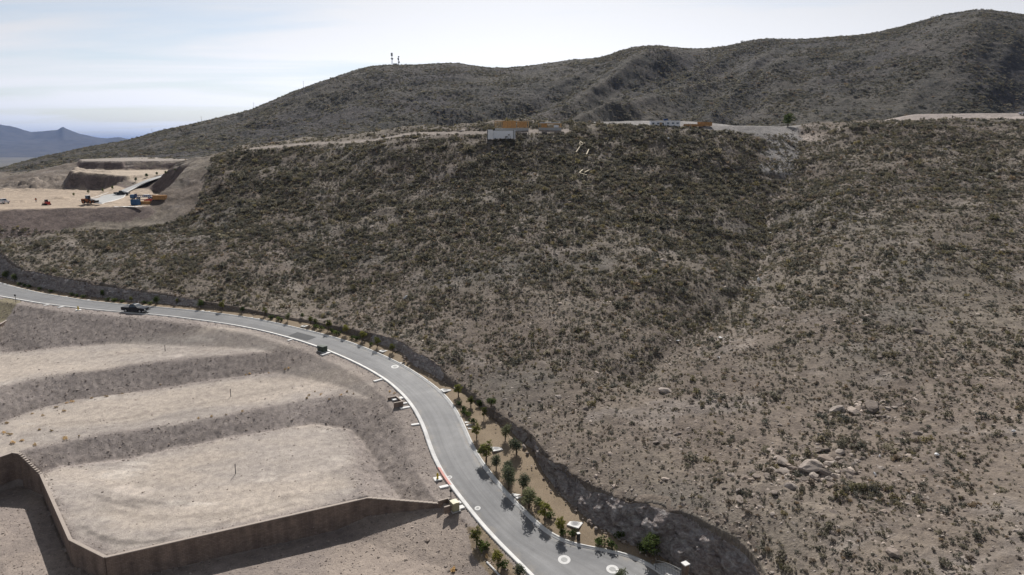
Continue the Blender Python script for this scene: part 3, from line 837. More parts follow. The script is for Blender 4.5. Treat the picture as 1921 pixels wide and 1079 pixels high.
mc_ = mc_ * (1 - k) + np.array([0.122, 0.113, 0.108]) * k
k = (smooth(0.05, 0.3, spur) * 0.4)[..., None]
mc_ = mc_ * (1 - k) + np.array([0.175, 0.155, 0.138]) * k
m_mtn, nt = mat_nodes('mountain_scrub')
g = N(nt, 'ShaderNodeNewGeometry'); p = g.outputs['Position']
a = N(nt, 'ShaderNodeVertexColor', layer_name='soil')
f1 = noise_tex(nt, p, 0.02, 5, 0.6); f2 = noise_tex(nt, p, 0.16, 6, 0.75); f3 = noise_tex(nt, p, 0.6, 4, 0.7)
c = mul(nt, a.outputs['Color'], ramp(nt, f1, [(0.3, (0.80, 0.82, 0.80)), (0.7, (1.12, 1.10, 1.05))]))
c = mul(nt, c, ramp(nt, f2, [(0.36, (0.62, 0.65, 0.62)), (0.60, (1.12, 1.10, 1.08))]))
c = mul(nt, c, ramp(nt, f3, [(0.35, (0.70, 0.73, 0.70)), (0.62, 1.12)]))
h = N(nt, 'ShaderNodeMath', {0: f2, 1: f3}, operation='ADD')
finish(nt, c, 0.97, h.outputs[0], 0.8, 2.5, 0.05)
me = mesh_np('mountain', np.stack([MX, MD, MZ], -1).reshape(-1, 3), grid_faces(len(sg), NMA), m_mtn, True, mc_.reshape(-1, 3))
mtn_o = tag(new('mountain', me), kind='structure')

# ------------------------------------------------------------------ valley floor and far range
m_val, nt = mat_nodes('valley_scrub')
g = N(nt, 'ShaderNodeNewGeometry'); p = g.outputs['Position']
f1 = noise_tex(nt, p, 0.0012, 6, 0.6); f2 = noise_tex(nt, p, 0.02, 4, 0.7)
c = ramp(nt, f1, [(0.3, (0.12, 0.115, 0.095)), (0.7, (0.19, 0.17, 0.14))])
c = mul(nt, c, ramp(nt, f2, [(0.3, 0.75), (0.7, 1.15)]))
finish(nt, c, 0.97, None, 0, 0, 0.05)
rr = np.r_[0.5, np.exp(np.linspace(math.log(60), math.log(50000), 40))]
th = np.linspace(-math.pi, math.pi, 97)
VX = rr[:, None] * np.sin(th)[None]; VY = rr[:, None] * np.cos(th)[None]
me = mesh_np('ground', np.stack([VX, VY, np.full(VX.shape, CZ - 150.0)], -1).reshape(-1, 3), grid_faces(len(rr), 97)[:, ::-1], m_val, True)
tag(new('ground', me), kind='structure')
FAR = [(-900, 245), (-500, 222), (-250, 238), (-100, 222), (0, 233), (30, 240), (58, 247), (75, 246), (95, 244.5), (108, 244), (117, 238), (128, 243), (150, 251), (180, 257), (200, 260), (215, 258), (225, 257), (245, 261), (260, 263), (300, 266), (360, 262), (420, 266), (500, 270), (600, 269), (700, 272)]
fu_ = np.array([a for a, b in FAR], float); fv_ = np.array([b for a, b in FAR], float)
fP = PD(fu_, fv_, 13500.0)
tf = np.linspace(fP[0, 0] / 13500, fP[-1, 0] / 13500, 420)
FZ = np.interp(tf, fP[:, 0] / 13500, fP[:, 2])
sf = np.r_[np.linspace(0, 1, 60), np.linspace(1.03, 1.6, 16)]
FD = 8500 + 5000 * sf
FX = tf[None] * FD[:, None]; FY = np.repeat(FD[:, None], len(tf), 1)
zb = CZ - 151
pr = np.where(sf < 1, 0.35 * sf + 0.65 * np.clip(sf, 0, 1) ** 3, 1 - (sf - 1) * 1.7)[:, None]
kf = np.ones(61) / 61; FZs = np.convolve(np.r_[np.full(30, FZ[0]), FZ, np.full(30, FZ[-1])], kf, 'valid')
wf_ = smooth(0.55, 0.98, sf)[:, None]
FZZ = zb + ((FZs[None] * (1 - wf_) + FZ[None] * wf_) - zb) * pr
rgf = ridged((FX + 900 * sf[:, None]) / 700, FY / 2600, 4, 171) - 0.55
FZZ = FZZ + rgf * 130 * (smooth(0.1, 0.5, sf) * smooth(1.0, 0.86, sf))[:, None] + 16 * fbm(FX / 300, FY / 300, 4, 173) * smooth(0.05, 0.3, sf)[:, None]
m_far, nt = mat_nodes('far_range_rock')
g = N(nt, 'ShaderNodeNewGeometry')
f1 = noise_tex(nt, g.outputs['Position'], 0.004, 6, 0.65)
finish(nt, ramp(nt, f1, [(0.3, (0.055, 0.055, 0.055)), (0.7, (0.10, 0.095, 0.09))]), 0.97, None, 0, 0, 0.05)
me = mesh_np('far_mountains', np.stack([FX, FY, FZZ], -1).reshape(-1, 3), grid_faces(len(sf), len(tf)), m_far, True)
tag(new('far_mountains', me), kind='structure')

# ------------------------------------------------------------------ picking places on the built ground
bpy.context.view_layer.update()
PICK = [road_o, kerb_r, kerb_l, strip_o, cut_o, lot_o, hill_o, bench_o]
def pick(u, v, objs=None):
    x, y, z = ray(u, v); d = Vector((float(x), float(y), float(z))).normalized(); o = Vector((0, 0, CZ))
    best = None
    for ob in (objs or PICK):
        ok, loc, n, i = ob.ray_cast(o, d)
        if ok and (best is None or (loc - o).length < best[0]): best = ((loc - o).length, loc.copy(), n.copy())
    return (best[1], best[2]) if best else (Vector(tuple(hit(u, v))), Vector((0, 0, 1)))
def drop_to(x, y, objs=None):
    best = None
    for ob in (objs or PICK):
        ok, loc, n, i = ob.ray_cast(Vector((x, y, 400)), Vector((0, 0, -1)))
        if ok and (best is None or loc.z > best.z): best = loc.copy()
    return best if best else Vector((x, y, float(ground_z(np.array(x), np.array(y)))))

# ------------------------------------------------------------------ foliage
def leaf_material(name, dark, light, rough=0.85):
    m, nt = mat_nodes(name)
    oi = N(nt, 'ShaderNodeObjectInfo')
    g = N(nt, 'ShaderNodeNewGeometry')
    c = ramp(nt, g.outputs['Random Per Island'], [(0.0, dark), (1.0, light)])
    v = ramp(nt, oi.outputs['Random'], [(0.0, (0.55, 0.58, 0.60)), (0.5, 0.95), (1.0, (1.38, 1.28, 1.08))])
    col = mul(nt, c, v)
    di = N(nt, 'ShaderNodeBsdfDiffuse', {'Color': col}); tr = N(nt, 'ShaderNodeBsdfTranslucent', {'Color': col})
    mx_ = N(nt, 'ShaderNodeMixShader', {0: 0.5, 1: di.outputs[0], 2: tr.outputs[0]})
    o_ = N(nt, 'ShaderNodeOutputMaterial'); nt.links.new(mx_.outputs[0], o_.inputs[0])
    return m
L_DARK = leaf_material('leaf_dark_olive', (0.120, 0.115, 0.090), (0.230, 0.216, 0.172))
L_GREY = leaf_material('leaf_grey_green', (0.150, 0.147, 0.125), (0.280, 0.272, 0.230))
L_YEL = leaf_material('leaf_yellow_green', (0.135, 0.124, 0.072), (0.250, 0.225, 0.130))
L_BRN = leaf_material('leaf_dry_brown', (0.165, 0.134, 0.106), (0.300, 0.252, 0.205))
L_DRY = leaf_material('leaf_straw', (0.36, 0.26, 0.14), (0.58, 0.44, 0.26))
L_PINE = leaf_material('leaf_pine', (0.105, 0.118, 0.036), (0.235, 0.240, 0.080))
L_OLIVE = leaf_material('leaf_olive', (0.100, 0.115, 0.072), (0.205, 0.225, 0.150))
L_GREEN = leaf_material('leaf_green', (0.062, 0.088, 0.030), (0.135, 0.170, 0.066))
M_BARK = simple('bark', (0.085, 0.062, 0.045), 0.9, 0.3, 20)

def leaf_cloud(centres, radii, n, size, rnd, squash=0.8, shell=0.55, up=0.15):
    """n small quads spread through ellipsoid clumps"""
    V = np.zeros((n, 4, 3)); k = rnd.choice(len(centres), n, p=radii[:, 0] ** 2 / (radii[:, 0] ** 2).sum())
    d = rnd.normal(size=(n, 3)); d /= np.linalg.norm(d, axis=1)[:, None]
    r = (shell + (1 - shell) * rnd.random(n)) * (0.85 + 0.3 * rnd.random(n))
    c = centres[k] + d * radii[k] * r[:, None]
    nrm = d + rnd.normal(scale=0.55, size=(n, 3)) + np.array([0, 0, up]); nrm /= np.linalg.norm(nrm, axis=1)[:, None]
    t = np.cross(nrm, rnd.normal(size=(n, 3))); t /= np.linalg.norm(t, axis=1)[:, None]
    b = np.cross(nrm, t)
    s = size * (0.6 + 0.8 * rnd.random(n))[:, None]
    V[:, 0] = c - t * s - b * s * squash; V[:, 1] = c + t * s - b * s * squash * 0.6
    V[:, 2] = c + t * s * 0.8 + b * s * squash; V[:, 3] = c - t * s * 0.7 + b * s * squash * 0.8
    return V.reshape(-1, 3), np.arange(4 * n).reshape(n, 4)
def shrub_mesh(name, mat, seed, n=110, h=0.75, clumps=5, size=0.10, spread=0.30):
    rnd = np.random.default_rng(seed)
    cen = np.c_[rnd.normal(scale=spread, size=(clumps, 2)), h * (0.30 + 0.35 * rnd.random(clumps))]
    cen[:, :2] = np.clip(cen[:, :2], -0.36, 0.36)
    rad = (0.20 + 0.14 * rnd.random(clumps))[:, None] * np.array([1, 1, 0.95 * h / 0.6])
    V, Fq = leaf_cloud(cen, rad, n, size, rnd)
    V[:, 2] = np.maximum(V[:, 2], -0.03)
    return mesh_np(name, V, Fq, mat)
SHRUBS = []
for i, (m, hh) in enumerate([(L_DARK, 0.75), (L_GREY, 0.62), (L_DARK, 0.9), (L_GREY, 0.7), (L_YEL, 0.8), (L_BRN, 0.55), (L_GREY, 0.5), (L_DARK, 0.6)]):
    SHRUBS.append(shrub_mesh('desert_shrub', m, 200 + i, 84, hh, 6, 0.088))
def rock_mesh(name, mat, seed, flat=0.65, sub=2, rough=0.22):
    rnd = np.random.default_rng(seed)
    bm = bmesh.new(); bmesh.ops.create_icosphere(bm, subdivisions=sub, radius=0.5)
    planes = rnd.normal(size=(9, 3)); planes /= np.linalg.norm(planes, axis=1)[:, None]
    off = 0.28 + 0.16 * rnd.random(9)
    sx = 0.8 + 0.5 * rnd.random()
    for v_ in bm.verts:
        p = np.array(v_.co)
        for a, b in zip(planes, off):
            d = p @ a
            if d > b: p = p - a * (d - b)
        p = p * (1 + rough * (rnd.random() - 0.5))
        v_.co = (p[0] * sx, p[1], p[2] * flat)
    me = bpy.data.meshes.new(name); bm.to_mesh(me); bm.free(); me.materials.append(mat)
    return me
def rock_material(name, lo, hi):
    m, nt = mat_nodes(name)
    oi = N(nt, 'ShaderNodeObjectInfo'); t = N(nt, 'ShaderNodeTexCoord')
    f = noise_tex(nt, t.outputs['Object'], 4, 6, 0.7)
    c = ramp(nt, f, [(0.3, lo), (0.7, hi)])
    c = mul(nt, c, ramp(nt, oi.outputs['Random'], [(0, (0.75, 0.74, 0.74)), (0.6, 1.0), (1, (1.35, 1.3, 1.25))]))
    finish(nt, c, 0.92, f, 0.5, 0.1, 0.12)
    return m
M_ROCK = rock_material('desert_rock', (0.15, 0.125, 0.108), (0.27, 0.232, 0.205))
M_STONE = rock_material('pale_stone', (0.25, 0.215, 0.19), (0.42, 0.37, 0.33))
ROCKS = [rock_mesh('boulder', M_ROCK if i % 3 else M_STONE, 300 + i, 0.5 + 0.08 * i, 2) for i in range(5)]
STONES = [rock_mesh('stone', M_STONE if i % 2 else M_ROCK, 320 + i, 0.6, 1) for i in range(4)]

def scatter(name, P, rot, scl, idx, meshes, parent=None):
    """one object of uncountable small things; instances share the few prototype meshes"""
    colp = bpy.data.collections.new(name + '_kinds')
    for i, me in enumerate(meshes):
        o = bpy.data.objects.new('%s_kind_%02d' % (name, i), me); colp.objects.link(o)
    me = bpy.data.meshes.new(name)
    me.vertices.add(len(P)); me.vertices.foreach_set('co', np.asarray(P, np.float32).ravel())
    for nm, ty, dat in (('rot', 'FLOAT_VECTOR', rot), ('scl', 'FLOAT_VECTOR', scl), ('kind_index', 'INT', idx)):
        a = me.attributes.new(nm, ty, 'POINT')
        a.data.foreach_set('vector' if ty == 'FLOAT_VECTOR' else 'value', np.asarray(dat, np.float32 if ty != 'INT' else np.int32).ravel())
    ob = new(name, me, parent)
    ng = bpy.data.node_groups.new(name, 'GeometryNodeTree')
    ng.interface.new_socket('Geometry', in_out='INPUT', socket_type='NodeSocketGeometry')
    ng.interface.new_socket('Geometry', in_out='OUTPUT', socket_type='NodeSocketGeometry')
    gi = ng.nodes.new('NodeGroupInput'); go = ng.nodes.new('NodeGroupOutput')
    ci = ng.nodes.new('GeometryNodeCollectionInfo'); ci.inputs['Collection'].default_value = colp
    ci.inputs['Separate Children'].default_value = True; ci.inputs['Reset Children'].default_value = True
    ip = ng.nodes.new('GeometryNodeInstanceOnPoints'); ip.inputs['Pick Instance'].default_value = True
    def attr(nm, ty):
        n = ng.nodes.new('GeometryNodeInputNamedAttribute'); n.data_type = ty; n.inputs['Name'].default_value = nm
        return n.outputs['Attribute']
    e2r = ng.nodes.new('FunctionNodeEulerToRotation')
    ng.links.new(attr('rot', 'FLOAT_VECTOR'), e2r.inputs[0])
    ng.links.new(gi.outputs[0], ip.inputs['Points']); ng.links.new(ci.outputs[0], ip.inputs['Instance'])
    ng.links.new(attr('kind_index', 'INT'), ip.inputs['Instance Index'])
    ng.links.new(e2r.outputs[0], ip.inputs['Rotation']); ng.links.new(attr('scl', 'FLOAT_VECTOR'), ip.inputs['Scale'])
    ng.links.new(ip.outputs[0], go.inputs[0])
    md = ob.modifiers.new('scatter', 'NODES'); md.node_group = ng
    return tag(ob, kind='stuff')

# ------------------------------------------------------------------ scrub density on the hillside
DENS = [(1100, 280, .98), (1250, 300, .98), (1000, 275, .85), (1350, 350, .95), (1400, 450, .9), (1250, 420, .85), (1100, 400, .75), (900, 400, .8), (700, 350, .8), (500, 350, .9), (400, 420, .9), (350, 400, .85),
    (600, 450, .75), (800, 500, .55), (1000, 500, .55), (300, 480, .55), (150, 500, .35), (500, 540, .42), (650, 580, .42), (850, 620, .36), (1000, 650, .42), (1150, 600, .5), (1300, 560, .55), (1100, 760, .2), (1250, 800, .17),
    (1200, 880, .14), (1350, 700, .24), (1500, 790, .24), (1610, 772, .6), (1550, 880, .8), (1650, 885, .6), (1600, 700, .3), (1750, 600, .36), (1800, 450, .42), (1650, 350, .5), (1550, 300, .45), (1850, 280, .5), (1900, 700, .5), (1850, 800, .36), (1800, 950, .42),
    (1600, 1000, .26), (1900, 1050, .42), (1450, 950, .2), (50, 480, .35), (600, 300, .7), (800, 280, .75), (1500, 450, .5), (1450, 300, .6), (2200, 700, .4), (2200, 300, .45)]
dpt = np.array([hit(u, v) for u, v, _ in DENS]); dval = np.array([d for _, _, d in DENS])
dq = np.c_[dpt[:, 0] / dpt[:, 1], np.log(dpt[:, 1])]
dval = np.where(dval > 0.5, 0.5 + (dval - 0.5) * 0.62, dval)
def density(x, y):
    q0 = x / y; q1 = np.log(y); num = 0; den = 0
    for (a, b), v_ in zip(dq, dval):
        w = 1 / (((q0 - a) * 1.0) ** 2 + ((q1 - b) * 0.9) ** 2 + 0.0015) ** 1.5
        num = num + w * v_; den = den + w
    return num / den
def lookup(A, x, y):
    fi = (np.log(np.clip(y, 40.01, 489)) - math.log(40)) / (math.log(490) - math.log(40)) * (ND - 1)
    fa = (np.arctan(x / y) - R(-52)) / (R(50) - R(-52)) * (NA - 1)
    return A[np.clip(np.rint(fi).astype(int), 0, ND - 1), np.clip(np.rint(fa).astype(int), 0, NA - 1)]
def hill_points(n_per_m2, y0, y1, amax=43.0):
    n = int(n_per_m2 * math.tan(R(amax)) * (y1 ** 2 - y0 ** 2))
    y = np.sqrt(y0 ** 2 + (y1 ** 2 - y0 ** 2) * rng.random(n))
    x = y * np.tan(R(amax)) * (2 * rng.random(n) - 1)
    zn = lookup(GZone, x, y)
    dB = np.minimum.reduce([poly_dist(x, y, p_.poly) for p_ in (BENCH, PADB, PADC)])
    dra, _, _ = seg_dist(x, y, (0.5 * (RAMP_L + RAMP_R))[::6])
    bare = (poly_dist(x, y, RIDGE_R.poly) < 27) | (poly_dist(x, y, RIDGE_M.poly) < 7)
    cl_ = np.array([PD(u, v, D_) for (u, v), D_ in zip(CREST_LINE, (279, 277, 271, 270, 266, 263, 262, 264))])
    bare |= seg_dist(x, y, cl_)[0] < 2.4
    sc_ = PD(1508, 268, 278); bare |= ((x - sc_[0]) / 3.5) ** 2 + ((y - sc_[1]) / 10) ** 2 < 1
    ok = (lookup(GCor, x, y) > 0.5) & ((zn == 0) | ((zn == 2) & (dB > 17) & (dra > 15))) & ~bare
    return x[ok], y[ok]
x, y = hill_points(3.1, 48, 300)
dn = density(x, y)
cl = 0.55 * fbm(x / 7.5, y / 7.5, 3, 401) + 0.45 * fbm(x / 2.6, y / 2.6, 2, 403)
pr = np.clip(dn * (1 + 2.6 * cl), 0, 1) * np.where(y > 275, 0.25, 1)
# the graded crest strip and the pale wash are bare
U, V = to_px(np.stack([x, y, ground_z(x, y)], -1))
ok = rng.random(len(x)) < pr * 0.92
x, y, dn, cl = x[ok], y[ok], dn[ok], cl[ok]
# a dense line of scrub on the shaded side of the gully
gq = resample(np.array([PD(u, v, D_) for u, v, D_ in [(1470, 330, 240), (1440, 400, 211), (1435, 450, 191), (1420, 520, 166), (1400, 555, 154), (1335, 600, 140), (1270, 650, 125), (1200, 700, 113), (1100, 765, 101)]]), 500)
gi = rng.integers(0, 500, 450); ox = -np.abs(rng.normal(2.2, 1.8, 450)); 
x = np.r_[x, gq[gi, 0] + ox]; y = np.r_[y, gq[gi, 1] + rng.normal(0, 1.5, 450)]; dn = np.r_[dn, np.full(450, 0.8)]; cl = np.r_[cl, np.full(450, 0.4)]
sz = np.exp(rng.normal(-0.82, 0.42, len(x))) * (0.82 + 0.65 * dn * smooth(90, 200, y)) * (1 + 0.35 * np.clip(cl, 0, 1))
kd = np.where(rng.random(len(x)) < 0.30 + 0.45 * dn, rng.choice([0, 2, 7], len(x)), rng.choice([1, 3, 6, 6, 4, 5, 5], len(x)))
z = ground_z(x, y)
U, V = to_px(np.stack([x, y, z], -1))
app = sz / np.hypot(x, y) * ((U > 0) & (U < 1921) & (V > 0) & (V < 1085))
order = np.argsort(-app)
big = order[:300]
rest = np.ones(len(x), bool); rest[big] = False
rot = np.c_[0.15 * rng.normal(size=(len(x), 2)), 6.28 * rng.random(len(x))]
s3 = np.c_[sz, sz * (0.8 + 0.4 * rng.random(len(x))), sz * (0.75 + 0.5 * rng.random(len(x)))]
P = np.c_[x, y, z]
scatter('hillside_scrub', P[rest], rot[rest], s3[rest], kd[rest], SHRUBS)
bpy.data.objects['hillside_scrub']['label'] = 'low desert scrub covering the hillside'
KIND_TXT = {0: 'dark olive dome-shaped shrub', 2: 'tall dark olive bushy shrub', 7: 'flat dark olive shrub', 1: 'grey-green bursage shrub', 3: 'grey-green open shrub', 6: 'low grey-green cushion shrub', 4: 'yellowish green creosote shrub', 5: 'dry brown twiggy shrub'}
_o = 'second third fourth fifth sixth seventh eighth ninth tenth eleventh twelfth thirteenth fourteenth fifteenth sixteenth seventeenth eighteenth nineteenth'.split()
_o += ['twentieth'] + ['twenty-' + w_ for w_ in 'first second third fourth fifth sixth seventh eighth ninth'.split()] + ['thirtieth'] + ['thirty-' + w_ for w_ in 'first second third fourth fifth sixth seventh eighth ninth'.split()]
ORDN = ['nearest'] + [w_ + '-nearest' for w_ in _o]
MARKS = [((1521, 888), 'the largest outcrop boulder'), ((1389, 941), 'the lone dark boulder below the outcrop'), ((1640, 770), 'the jagged rock ledge'), ((1286, 1058), 'the gate pillar'), ((1757, 856), 'the upright white litter scrap'),
    ((1901, 812), 'the bright white litter at right'), ((1921, 1079), 'the lower right corner'), ((1348, 673), 'the flat white scrap below the gully'), ((1100, 915), 'the highest point of the rock cut rim'), ((1010, 840), 'the notch in the rock cut'), ((1431, 1079), 'the rock cut where it leaves the frame'), ((921, 763), 'the broad yellow-green bush'), ((1921, 560), 'the middle of the right edge')]
def rank_labels(U, V, idx, kinds):
    '''label each thing by its kind and its rank of nearness to a landmark'''
    out = {}; groups = {}
    for i in idx:
        dd = [math.hypot(U[i] - m[0][0], V[i] - m[0][1]) for m in MARKS]
        j = int(np.argmin(dd)); groups.setdefault((j, kinds[i]), []).append((dd[j], i))
    for (j, kd_), lst in groups.items():
        for r_, (_, i) in enumerate(sorted(lst)):
            out[i] = '%s %s to %s' % (ORDN[min(r_, len(ORDN) - 1)] if r_ < len(ORDN) else 'outlying', kd_, MARKS[j][1])
    return out
LAB = rank_labels(U, V, big, {i: KIND_TXT[int(kd[i])] for i in big})
for i in big:
    o = new('desert_shrub', SHRUBS[kd[i]], None, tuple(P[i] - np.array([0, 0, 0.03])), tuple(rot[i])); o.scale = tuple(s3[i])
    tag(o, LAB[i], 'shrub', 'desert shrubs on the near slope')

# small tufts between the shrubs
x, y = hill_points(3.0, 48, 250)
ok = rng.random(len(x)) < np.clip(0.5 + 0.9 * fbm(x / 5, y / 5, 3, 431), 0.1, 1) * 0.8
x, y = x[ok], y[ok]
sz = np.exp(rng.normal(-1.35, 0.3, len(x))) * (1 + 0.5 * smooth(110, 220, y))
scatter('grass_tufts', np.c_[x, y, ground_z(x, y)], np.c_[np.zeros((len(x), 2)), 6.28 * rng.random(len(x))], np.repeat(sz[:, None], 3, 1), rng.choice([1, 3, 5, 5, 6, 7], len(x)), SHRUBS)
bpy.data.objects['grass_tufts']['label'] = 'small grey and brown tufts between the hillside shrubs'

# rocks: many small, fewer large, and the outcrops
x, y = hill_points(5.2, 46, 280)
pr = np.clip(0.42 + 0.9 * fbm(x / 6, y / 6, 3, 411), 0.05, 1) * np.where(y > 150, 0.45, 1.0)
ok = rng.random(len(x)) < pr
x, y = x[ok], y[ok]
sz = np.exp(rng.normal(-1.55, 0.55, len(x))) * (1 + 0.6 * smooth(110, 220, y))
# pale wash down the gully
for (u, v, su, sv, n, s0) in [(1505, 262, 16, 12, 260, 0.55), (1440, 400, 12, 6, 90, 0.6), (1420, 530, 16, 10, 110, 0.5), (1330, 600, 22, 12, 130, 0.5), (1150, 700, 60, 20, 140, 0.4),
                              (1530, 885, 50, 12, 190, 0.95), (1625, 770, 36, 6, 110, 0.85), (1500, 930, 120, 30, 160, 0.45), (1350, 960, 60, 40, 160, 0.4), (1700, 890, 60, 20, 50, 0.5)]:
    c0 = hit(u, v); ku = c0[1] / FPX
    dx_ = rng.normal(size=n) * su * ku; dy_ = rng.normal(size=n) * sv * ku * 3.0
    x = np.r_[x, c0[0] + dx_]; y = np.r_[y, c0[1] + dy_]; sz = np.r_[sz, s0 * np.exp(rng.normal(-0.3, 0.45, n))]
ok = (lookup(GCor, x, y) > 0.3) & (lookup(GZone, x, y) == 0)
x, y, sz = x[ok], y[ok], sz[ok]
z = ground_z(x, y) - 0.08 * sz
U, V = to_px(np.stack([x, y, z], -1))
app = sz / np.hypot(x, y) * ((U > 0) & (U < 1921) & (V > 0) & (V < 1085))
order = np.argsort(-app); big = order[:140]
rest = np.ones(len(x), bool); rest[big] = False
rot = np.c_[0.3 * rng.normal(size=(len(x), 2)), 6.28 * rng.random(len(x))]
s3 = np.c_[sz * (0.9 + 0.5 * rng.random(len(x))), sz, sz * (0.7 + 0.5 * rng.random(len(x)))]
kd = rng.integers(0, 4, len(x)); P = np.c_[x, y, z]
scatter('loose_stones', P[rest], rot[rest], s3[rest], kd[rest], STONES)
bpy.data.objects['loose_stones']['label'] = 'loose stones strewn over the hillside'
LAB = rank_labels(U, V, big, {i: ('pale' if int(kd[i]) % 3 == 0 else 'brown') + (' large' if sz[i] > np.median(sz[big]) else ' small') + ' loose boulder' for i in big})
for i in big:
    k = int(kd[i]) % 5
    o = new('boulder', ROCKS[k], None, tuple(P[i]), tuple(rot[i])); o.scale = tuple(s3[i])
    tag(o, LAB[i], 'boulder', 'boulders on the near slope')
# named outcrop boulders
for (u, v, s, fl, tx) in [(1521, 888, 3.4, 0.75, 'largest rounded boulder of the outcrop on the right slope'), (1470, 872, 1.7, 0.7, 'pale flat-topped boulder left of the largest outcrop boulder'),
                          (1552, 893, 1.8, 0.8, 'brown boulder touching the right side of the largest outcrop boulder'), (1420, 897, 1.3, 0.55, 'dark low boulder at the left end of the outcrop'),
                          (1443, 898, 1.2, 0.55, 'dark rounded boulder beside the low one at outcrop left'), (1389, 941, 1.1, 0.5, 'lone dark boulder below the outcrop on bare soil'),
                          (1456, 929, 1.3, 0.4, 'dark slab lying on bare soil below the outcrop'), (1640, 770, 2.6, 0.6, 'jagged dark rock ledge above the outcrop'), (1605, 776, 2.0, 0.5, 'low pale rock ledge left of the jagged one')]:
    p, n = pick(u, v, [hill_o])
    me = rock_mesh('boulder', M_ROCK if 'dark' in tx or 'brown' in tx else M_STONE, int(u), fl, 3, 0.10)
    o = new('boulder', me, None, (p.x, p.y + 0.2 * s, p.z + 0.12 * s), (0.1, 0.15, u * 0.7)); o.scale = (s * 1.2, s * 0.8, s * 0.8)
    tag(o, tx, 'boulder')

# rubble at the foot and along the rim of the rock cut
n = 2600
q = rng.integers(0, len(CF), n); side_ = rng.random(n) < 0.5
bp = np.where(side_[:, None], CF[q], CT[q]); off = np.where(side_, -rng.gamma(1.2, 0.35, n), 0.3 + rng.gamma(1.3, 0.6, n))
bp = bp + nrm[q] * off[:, None]
hq = hgt[q]; ok = rng.random(n) < np.clip(hq / 3.5, 0.05, 1)
bp, side_, q = bp[ok], side_[ok], q[ok]
bp[:, 2] = np.where(side_, CF[q, 2] + 0.06, np.maximum(ground_z(bp[:, 0], bp[:, 1]), CT[q, 2] - 0.3) + 0.03)
sz = np.exp(rng.normal(-1.35, 0.5, len(bp)))
scatter('rubble', bp, np.c_[0.5 * rng.normal(size=(len(bp), 2)), 6.28 * rng.random(len(bp))], np.repeat(sz[:, None], 3, 1), rng.integers(0, 4, len(bp)), STONES)
bpy.data.objects['rubble']['label'] = 'broken rubble at the foot and rim of the rock cut'

# gravel on the graded slopes
n = 70000
y = np.sqrt(58 ** 2 + (165 ** 2 - 58 ** 2) * rng.random(n)); x = -y * (0.9 * rng.random(n)) + 3
ok = (lookup(GZone, x, y) == 1) & (lookup(GCor, x, y) > 0.6)
x, y = x[ok], y[ok]
inp = np.minimum.reduce([poly_dist(x, y, p_.poly) for p_ in (PAD1, PAD2, PAD3)])
ok = rng.random(len(x)) < np.where(inp < -1.0, 0.05, 0.62)
x, y = x[ok], y[ok]
sz = np.exp(rng.normal(-1.9, 0.42, len(x)))
P = np.c_[x, y, ground_z(x, y)]
scatter('gravel', P, np.c_[0.3 * rng.normal(size=(len(x), 2)), 6.28 * rng.random(len(x))], np.repeat(sz[:, None], 3, 1), rng.integers(0, 4, len(x)), STONES)
bpy.data.objects['gravel']['label'] = 'loose gravel on the graded slopes between the lots'

# scrub on the mountain and on the terraces' native slope
n = 150000
fi = rng.random(n) ** 0.75; ja = rng.random(n)
ii = fi * (NMD - 41); jj = (0.14 + 0.72 * ja) * (NMA - 1)
i0 = ii.astype(int); j0 = jj.astype(int); a_ = ii - i0; b_ = jj - j0
def bil(A): return A[i0, j0] * (1 - a_) * (1 - b_) + A[i0 + 1, j0] * a_ * (1 - b_) + A[i0, j0 + 1] * (1 - a_) * b_ + A[i0 + 1, j0 + 1] * a_ * b_
x, y, z = bil(MX), bil(MD), bil(MZ)
ok = rng.random(n) < np.clip(0.55 + 1.3 * fbm(x / 30, y / 30, 4, 421) - 0.8 * np.clip(bil(spur), 0, 0.4), 0.08, 1)
x, y, z = x[ok], y[ok], z[ok]
sz = np.exp(rng.normal(0.45, 0.35, len(x)))
P = np.c_[x, y, z - 0.1]
scatter('mountain_scrub', P, np.c_[np.zeros((len(x), 2)), 6.28 * rng.random(len(x))], np.c_[sz, sz, sz * 0.75], rng.choice([1, 1, 2, 3, 3, 6, 7, 5], len(x)), SHRUBS)
bpy.data.objects['mountain_scrub']['label'] = 'dark scrub covering the mountain behind'

# ------------------------------------------------------------------ trees of the planting strip
def skeleton(rnd, h, lean, nb, crown0):
    mb = MB()
    p = Vector((0, 0, -0.1)); tip = Vector((lean[0], lean[1], h * 0.82))
    mid = Vector((lean[0] * 0.3, lean[1] * 0.3, h * crown0))
    r0 = 0.022 * h + 0.015
    mb.tube(p, mid, r0, r0 * 0.75, 7); mb.tube(mid, tip, r0 * 0.75, r0 * 0.2, 6)
    ends = [tip]
    for k in range(nb):
        t = crown0 + (0.85 - crown0) * (k + 0.5) / nb
        b = Vector((lean[0] * t, lean[1] * t, h * t * 0.9)); a = k * 2.4 + rnd.random()
        L = h * (0.30 - 0.16 * (k / nb))
        e = b + Vector((math.cos(a) * L, math.sin(a) * L, h * (0.10 + 0.10 * rnd.random())))
        mb.tube(b, e, r0 * 0.38, r0 * 0.12, 5); ends.append(e)
    return mb, ends
